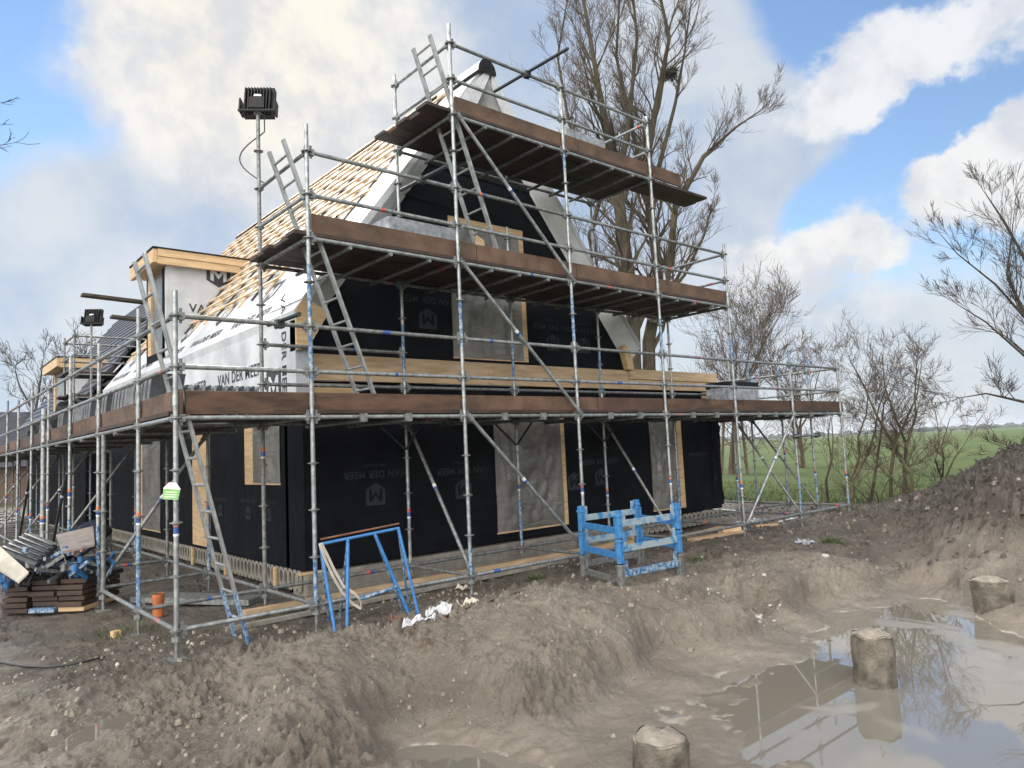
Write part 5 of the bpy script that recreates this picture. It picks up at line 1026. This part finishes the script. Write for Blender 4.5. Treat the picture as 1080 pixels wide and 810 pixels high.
def tree(name, label, loc, stems, q, kids, maxlv, bark='bark', twig='twig', up=.2, droop=0., cat='tree', rmin=.004, per=1.0, spread=.75, blen=.35, group=None, wob=.16):
    r = thing(name, label, cat, tuple(loc), group); tr = MB(); cr = MB()
    for pts, rads in stems:
        P_ = [np.array(p) for p in pts]; tr.path(P_, rads, 12, 0); Lt = sum(np.linalg.norm(b-a) for a, b in zip(P_, P_[1:]))
        for i in range(len(P_)-1):
            a, b = P_[i], P_[i+1]; d = b-a; sl = np.linalg.norm(d); nb = int(round(sl*per*(.4 if i == 0 else 1.)+q.random()))
            if rads[i] > .16 and i == 0: nb = max(0, nb//3)
            for k in range(nb):
                t = q.random(); p = a+d*t; v = np.array([q.gauss(0, 1), q.gauss(0, 1), q.gauss(0, .4)+.3]); dn = d/sl; v -= dn*(v@dn); v /= np.linalg.norm(v); nd = dn*math.cos(spread)+v*math.sin(spread)
                rr = rads[i]+(rads[i+1]-rads[i])*t; grow(cr, p, nd, Lt*blen*q.uniform(.35, 1), rr*q.uniform(.25, .5), 1, maxlv, q, up, kids, spread*.8, 5, droop, 2, rmin, wob)
        grow(cr, P_[-1], P_[-1]-P_[-2], Lt*.16, rads[-1], 1, maxlv, q, up, kids, spread*.7, 5, droop, 2, rmin, wob)
    tr.build('trunk', bark, r, smooth=True); cr.build('crown', [bark, twig], r)
    return r
THIN = .78
def st(pp, rads): return [far(px, py, d) for px, py, d in pp], [r_*THIN for r_ in rads]
D_ = 26
base = far(676, 468, D_)
stems = [st([(672, 476, D_), (668, 380, D_), (667, 320, D_), (656, 240, D_), (650, 190, D_), (636, 120, D_-1), (625, 55, D_-1), (612, -20, D_-1)], [.42, .36, .32, .28, .24, .15, .10, .05]),
         st([(684, 476, D_+.4), (684, 360, D_+.5), (696, 300, D_+.8), (688, 240, D_+1), (680, 180, D_+1), (694, 100, D_+1), (706, 40, D_+1), (690, -30, D_+1)], [.36, .30, .26, .23, .20, .13, .09, .05]),
         st([(690, 340, D_), (706, 280, D_-.3), (712, 220, D_-.6), (742, 165, D_-.8), (775, 135, D_-1), (800, 118, D_-1)], [.22, .17, .14, .10, .05, .025]),
         st([(664, 330, D_), (632, 300, D_), (622, 250, D_+.4), (634, 205, D_+.6), (600, 130, D_+.8), (588, 60, D_+1), (600, -10, D_+1)], [.16, .12, .12, .11, .08, .05, .03]),
         st([(652, 200, D_), (664, 120, D_), (672, 40, D_), (664, -40, D_)], [.18, .11, .07, .04]),
         st([(683, 200, D_+1), (665, 130, D_+1), (650, 60, D_+1.5), (655, -30, D_+2)], [.15, .10, .07, .04]),
         st([(694, 180, D_+1), (712, 110, D_+1), (722, 55, D_+1), (728, 10, D_+1)], [.12, .08, .05, .03]),
         st([(696, 320, D_-.4), (722, 290, D_-.8), (742, 250, D_-1), (752, 212, D_-1.2)], [.10, .07, .05, .02])]
for S_ in stems[:2]: S_[0][0][2] = -.5
tree('bare_tree', 'tall leafless tree with mossy forked trunks rising behind the gable scaffold', base, stems, random.Random(5), (5, 9), 3, up=.30, droop=.14, per=3.2, rmin=.0046, blen=.19, spread=.62, wob=.15)
nb = far(707, 78, D_+1); mb = MB(); q = random.Random(2)
for k in range(160):
    v = np.array([q.gauss(0, 1), q.gauss(0, 1), q.gauss(0, .7)]); v /= np.linalg.norm(v); w = np.array([q.gauss(0, 1), q.gauss(0, 1), q.gauss(0, .5)]); p = nb+v*.28*q.random()**.4; mb.tube(p-w*.12, p+w*.12, .012, n=3)
tag(mb.build('bird_nest', 'twigdark', loc=tuple(nb)), 'dark round bird nest in the upper right fork of the tall tree', 'nest')
def simple(name, label, px, py, d, hpx, nst, seed, r, per, kids, maxlv=3, bark='shrubbark', twig='twig', lean=(0, 0), spread=60, group=None, rmin=.004, up=.2, blen=.3, wob=.2, droop=0.):
    q = random.Random(seed); b = far(px, py, d); b[2] = -.3; stems = []
    for k in range(nst):
        x = px+q.uniform(-spread, spread)*.25; pts = [far(x, py+3, d+q.uniform(-.4, .4))]; n = 5
        tx = px+q.uniform(-spread, spread)+lean[0]; 
        for i in range(1, n+1): t = i/n; pts.append(far(x+(tx-x)*t**1.3+q.uniform(-6, 6)*(hpx/190), py-hpx*.78*t*q.uniform(.92, 1.05), d+q.uniform(-.5, .5)))
        pts[0][2] = -.4; stems.append((pts, [r*(1-.16*i) for i in range(n+1)]))
    return tree(name, label, b, stems, q, kids, maxlv, bark, twig, up=up, per=per, rmin=rmin, blen=blen, cat='bush' if 'shrub' in name else 'tree', group=group, wob=wob, droop=droop)
G1 = 'bare shrubs along the field edge'
simple('bare_shrub', 'leafless many-stemmed shrub straight behind the right end of the scaffold in the field', 905, 532, 19, 165, 3, 21, .05, 3.0, (5, 8), group=G1, spread=50, rmin=.0034)
simple('bare_shrub', 'tallest leafless shrub with olive stems between scaffold and soil heap', 950, 528, 18.5, 185, 4, 22, .055, 3.2, (5, 8), group=G1, spread=60, rmin=.0034)
simple('bare_shrub', 'thin sapling with two dark stems visible through the scaffold end bay', 870, 530, 20, 150, 2, 23, .035, 1.6, (3, 5), group=G1, spread=18, rmin=.004)
simple('bare_shrub', 'low spreading bush whose twigs lean over toward the soil heap', 985, 520, 19, 110, 3, 24, .03, 2.2, (4, 6), lean=(30, 0), group=G1, spread=40, rmin=.004)
simple('bare_shrub', 'low thin brush at the foot of the shrubs by the last scaffold post', 925, 534, 18, 90, 4, 29, .018, 2.2, (3, 6), maxlv=2, group=G1, spread=60, rmin=.0035)
simple('bare_tree', 'hazy leafless willow behind the right part of the scaffold', 775, 470, 38, 175, 6, 25, .08, 1.5, (5, 8), group=None, spread=70, rmin=.007, bark='twig', wob=.2, blen=.40)
simple('bare_tree', 'second leafless tree behind the black-lidded pack at right', 835, 470, 42, 120, 5, 26, .07, 1.5, (4, 6), spread=50, rmin=.010, bark='twig', wob=.22)
simple('bare_tree', 'small leafless tree beyond the side scaffold at the far left', 45, 500, 45, 150, 5, 27, .14, 1.1, (4, 6), spread=50, rmin=.011, bark='twigdark', twig='twigdark')
b = far(1150, 520, 15); stems = [st([(1150, 520, 15), (1130, 440, 15), (1105, 370, 15), (1080, 330, 15), (1062, 290, 15), (1068, 240, 15)], [.15, .12, .08, .05, .03, .012]),
   st([(1120, 400, 15), (1080, 375, 14.7), (1040, 340, 14.5), (1005, 318, 14.3)], [.05, .03, .018, .008]), st([(1090, 345, 15), (1050, 300, 14.8), (1010, 268, 14.6), (990, 245, 14.6)], [.04, .025, .014, .006]),
   st([(1130, 440, 15), (1085, 425, 14.6), (1040, 415, 14.2), (1010, 420, 14)], [.07, .04, .02, .01]), st([(1100, 360, 15), (1090, 290, 15.2), (1060, 235, 15.3), (1040, 205, 15.3)], [.07, .045, .03, .012]),
   st([(1150, 500, 15), (1100, 480, 14.6), (1060, 472, 14.2)], [.05, .03, .014]), st([(1110, 370, 15), (1130, 280, 15), (1120, 200, 15)], [.09, .06, .03])]
tree('bare_tree', 'dark leafless tree reaching in from the right edge above the soil heap', b, stems, random.Random(31), (5, 7), 3, bark='twigdark', twig='twigdark', up=.15, per=3.4, rmin=.0032, blen=.30, spread=.55, wob=.12)
b = far(-120, 520, 14); stems = [st([(-120, 520, 14), (-110, 350, 14), (-90, 200, 14), (-80, 90, 14)], [.18, .14, .10, .06]), st([(-92, 210, 14), (-50, 170, 13.6), (-12, 155, 13.4), (8, 152, 13.3)], [.05, .03, .015, .008]), st([(-85, 160, 14), (-45, 140, 13.6), (-8, 132, 13.4)], [.04, .02, .009]), st([(-84, 130, 14), (-40, 115, 13.6), (-6, 108, 13.4)], [.04, .02, .009])]
tree('bare_tree', 'dark twigs of a leafless tree poking in at the upper left edge', b, stems, random.Random(36), (2, 4), 2, bark='twigdark', twig='twigdark', up=.1, per=1.3, rmin=.005, blen=.12, spread=.6)
# far tree line and sheds on the horizon
mb = MB(); q = random.Random(4)
for k in range(520):
    a = math.radians(-15+115*q.random()); dist = q.uniform(900, 1500); x = CAM[0]+dist*math.sin(a); y = CAM[1]+dist*math.cos(a); h = q.uniform(3, 7); w = q.uniform(8, 22); K = 7; vs = []
    for j in range(4):
        zz = [0, .45, .8, 1.0][j]*h; rr = [1, 1, .75, .3][j]*w*.5
        for i in range(K): th = 6.283*i/K; u = q.uniform(.75, 1.2); vs.append((x+rr*u*math.cos(th), y+rr*u*math.sin(th), -.3+zz*q.uniform(.85, 1.1)))
    mb.add(vs, [(j*K+i, j*K+(i+1) % K, (j+1)*K+(i+1) % K, (j+1)*K+i) for j in range(3) for i in range(K)]+[tuple(range(3*K, 4*K))])
tag(mb.build('treeline', 'fartree'), None, None, kind='stuff')
# thin air between here and the horizon
hz = bpy.data.materials.new('thin_haze'); hz.use_nodes = True; t = hz.node_tree; t.nodes.remove(t.nodes['Principled BSDF']); pv = t.nodes.new('ShaderNodeVolumePrincipled'); pv.inputs['Color'].default_value = (.80, .88, 1, 1); pv.inputs['Density'].default_value = .0002; pv.inputs['Anisotropy'].default_value = .2; t.links.new(pv.outputs[0], t.nodes['Material Output'].inputs['Volume'])
mb = MB(); mb.box((-6100, -6100, -2.2), (6100, 6100, 26)); hb = mb.build('haze', hz); hb['kind'] = 'stuff'
HAZE = True
if not HAZE: bpy.data.objects.remove(hb)
# ------------------------------------------------------------------ tidy
for o in bpy.data.objects:
    if '_o' in o: del o['_o']
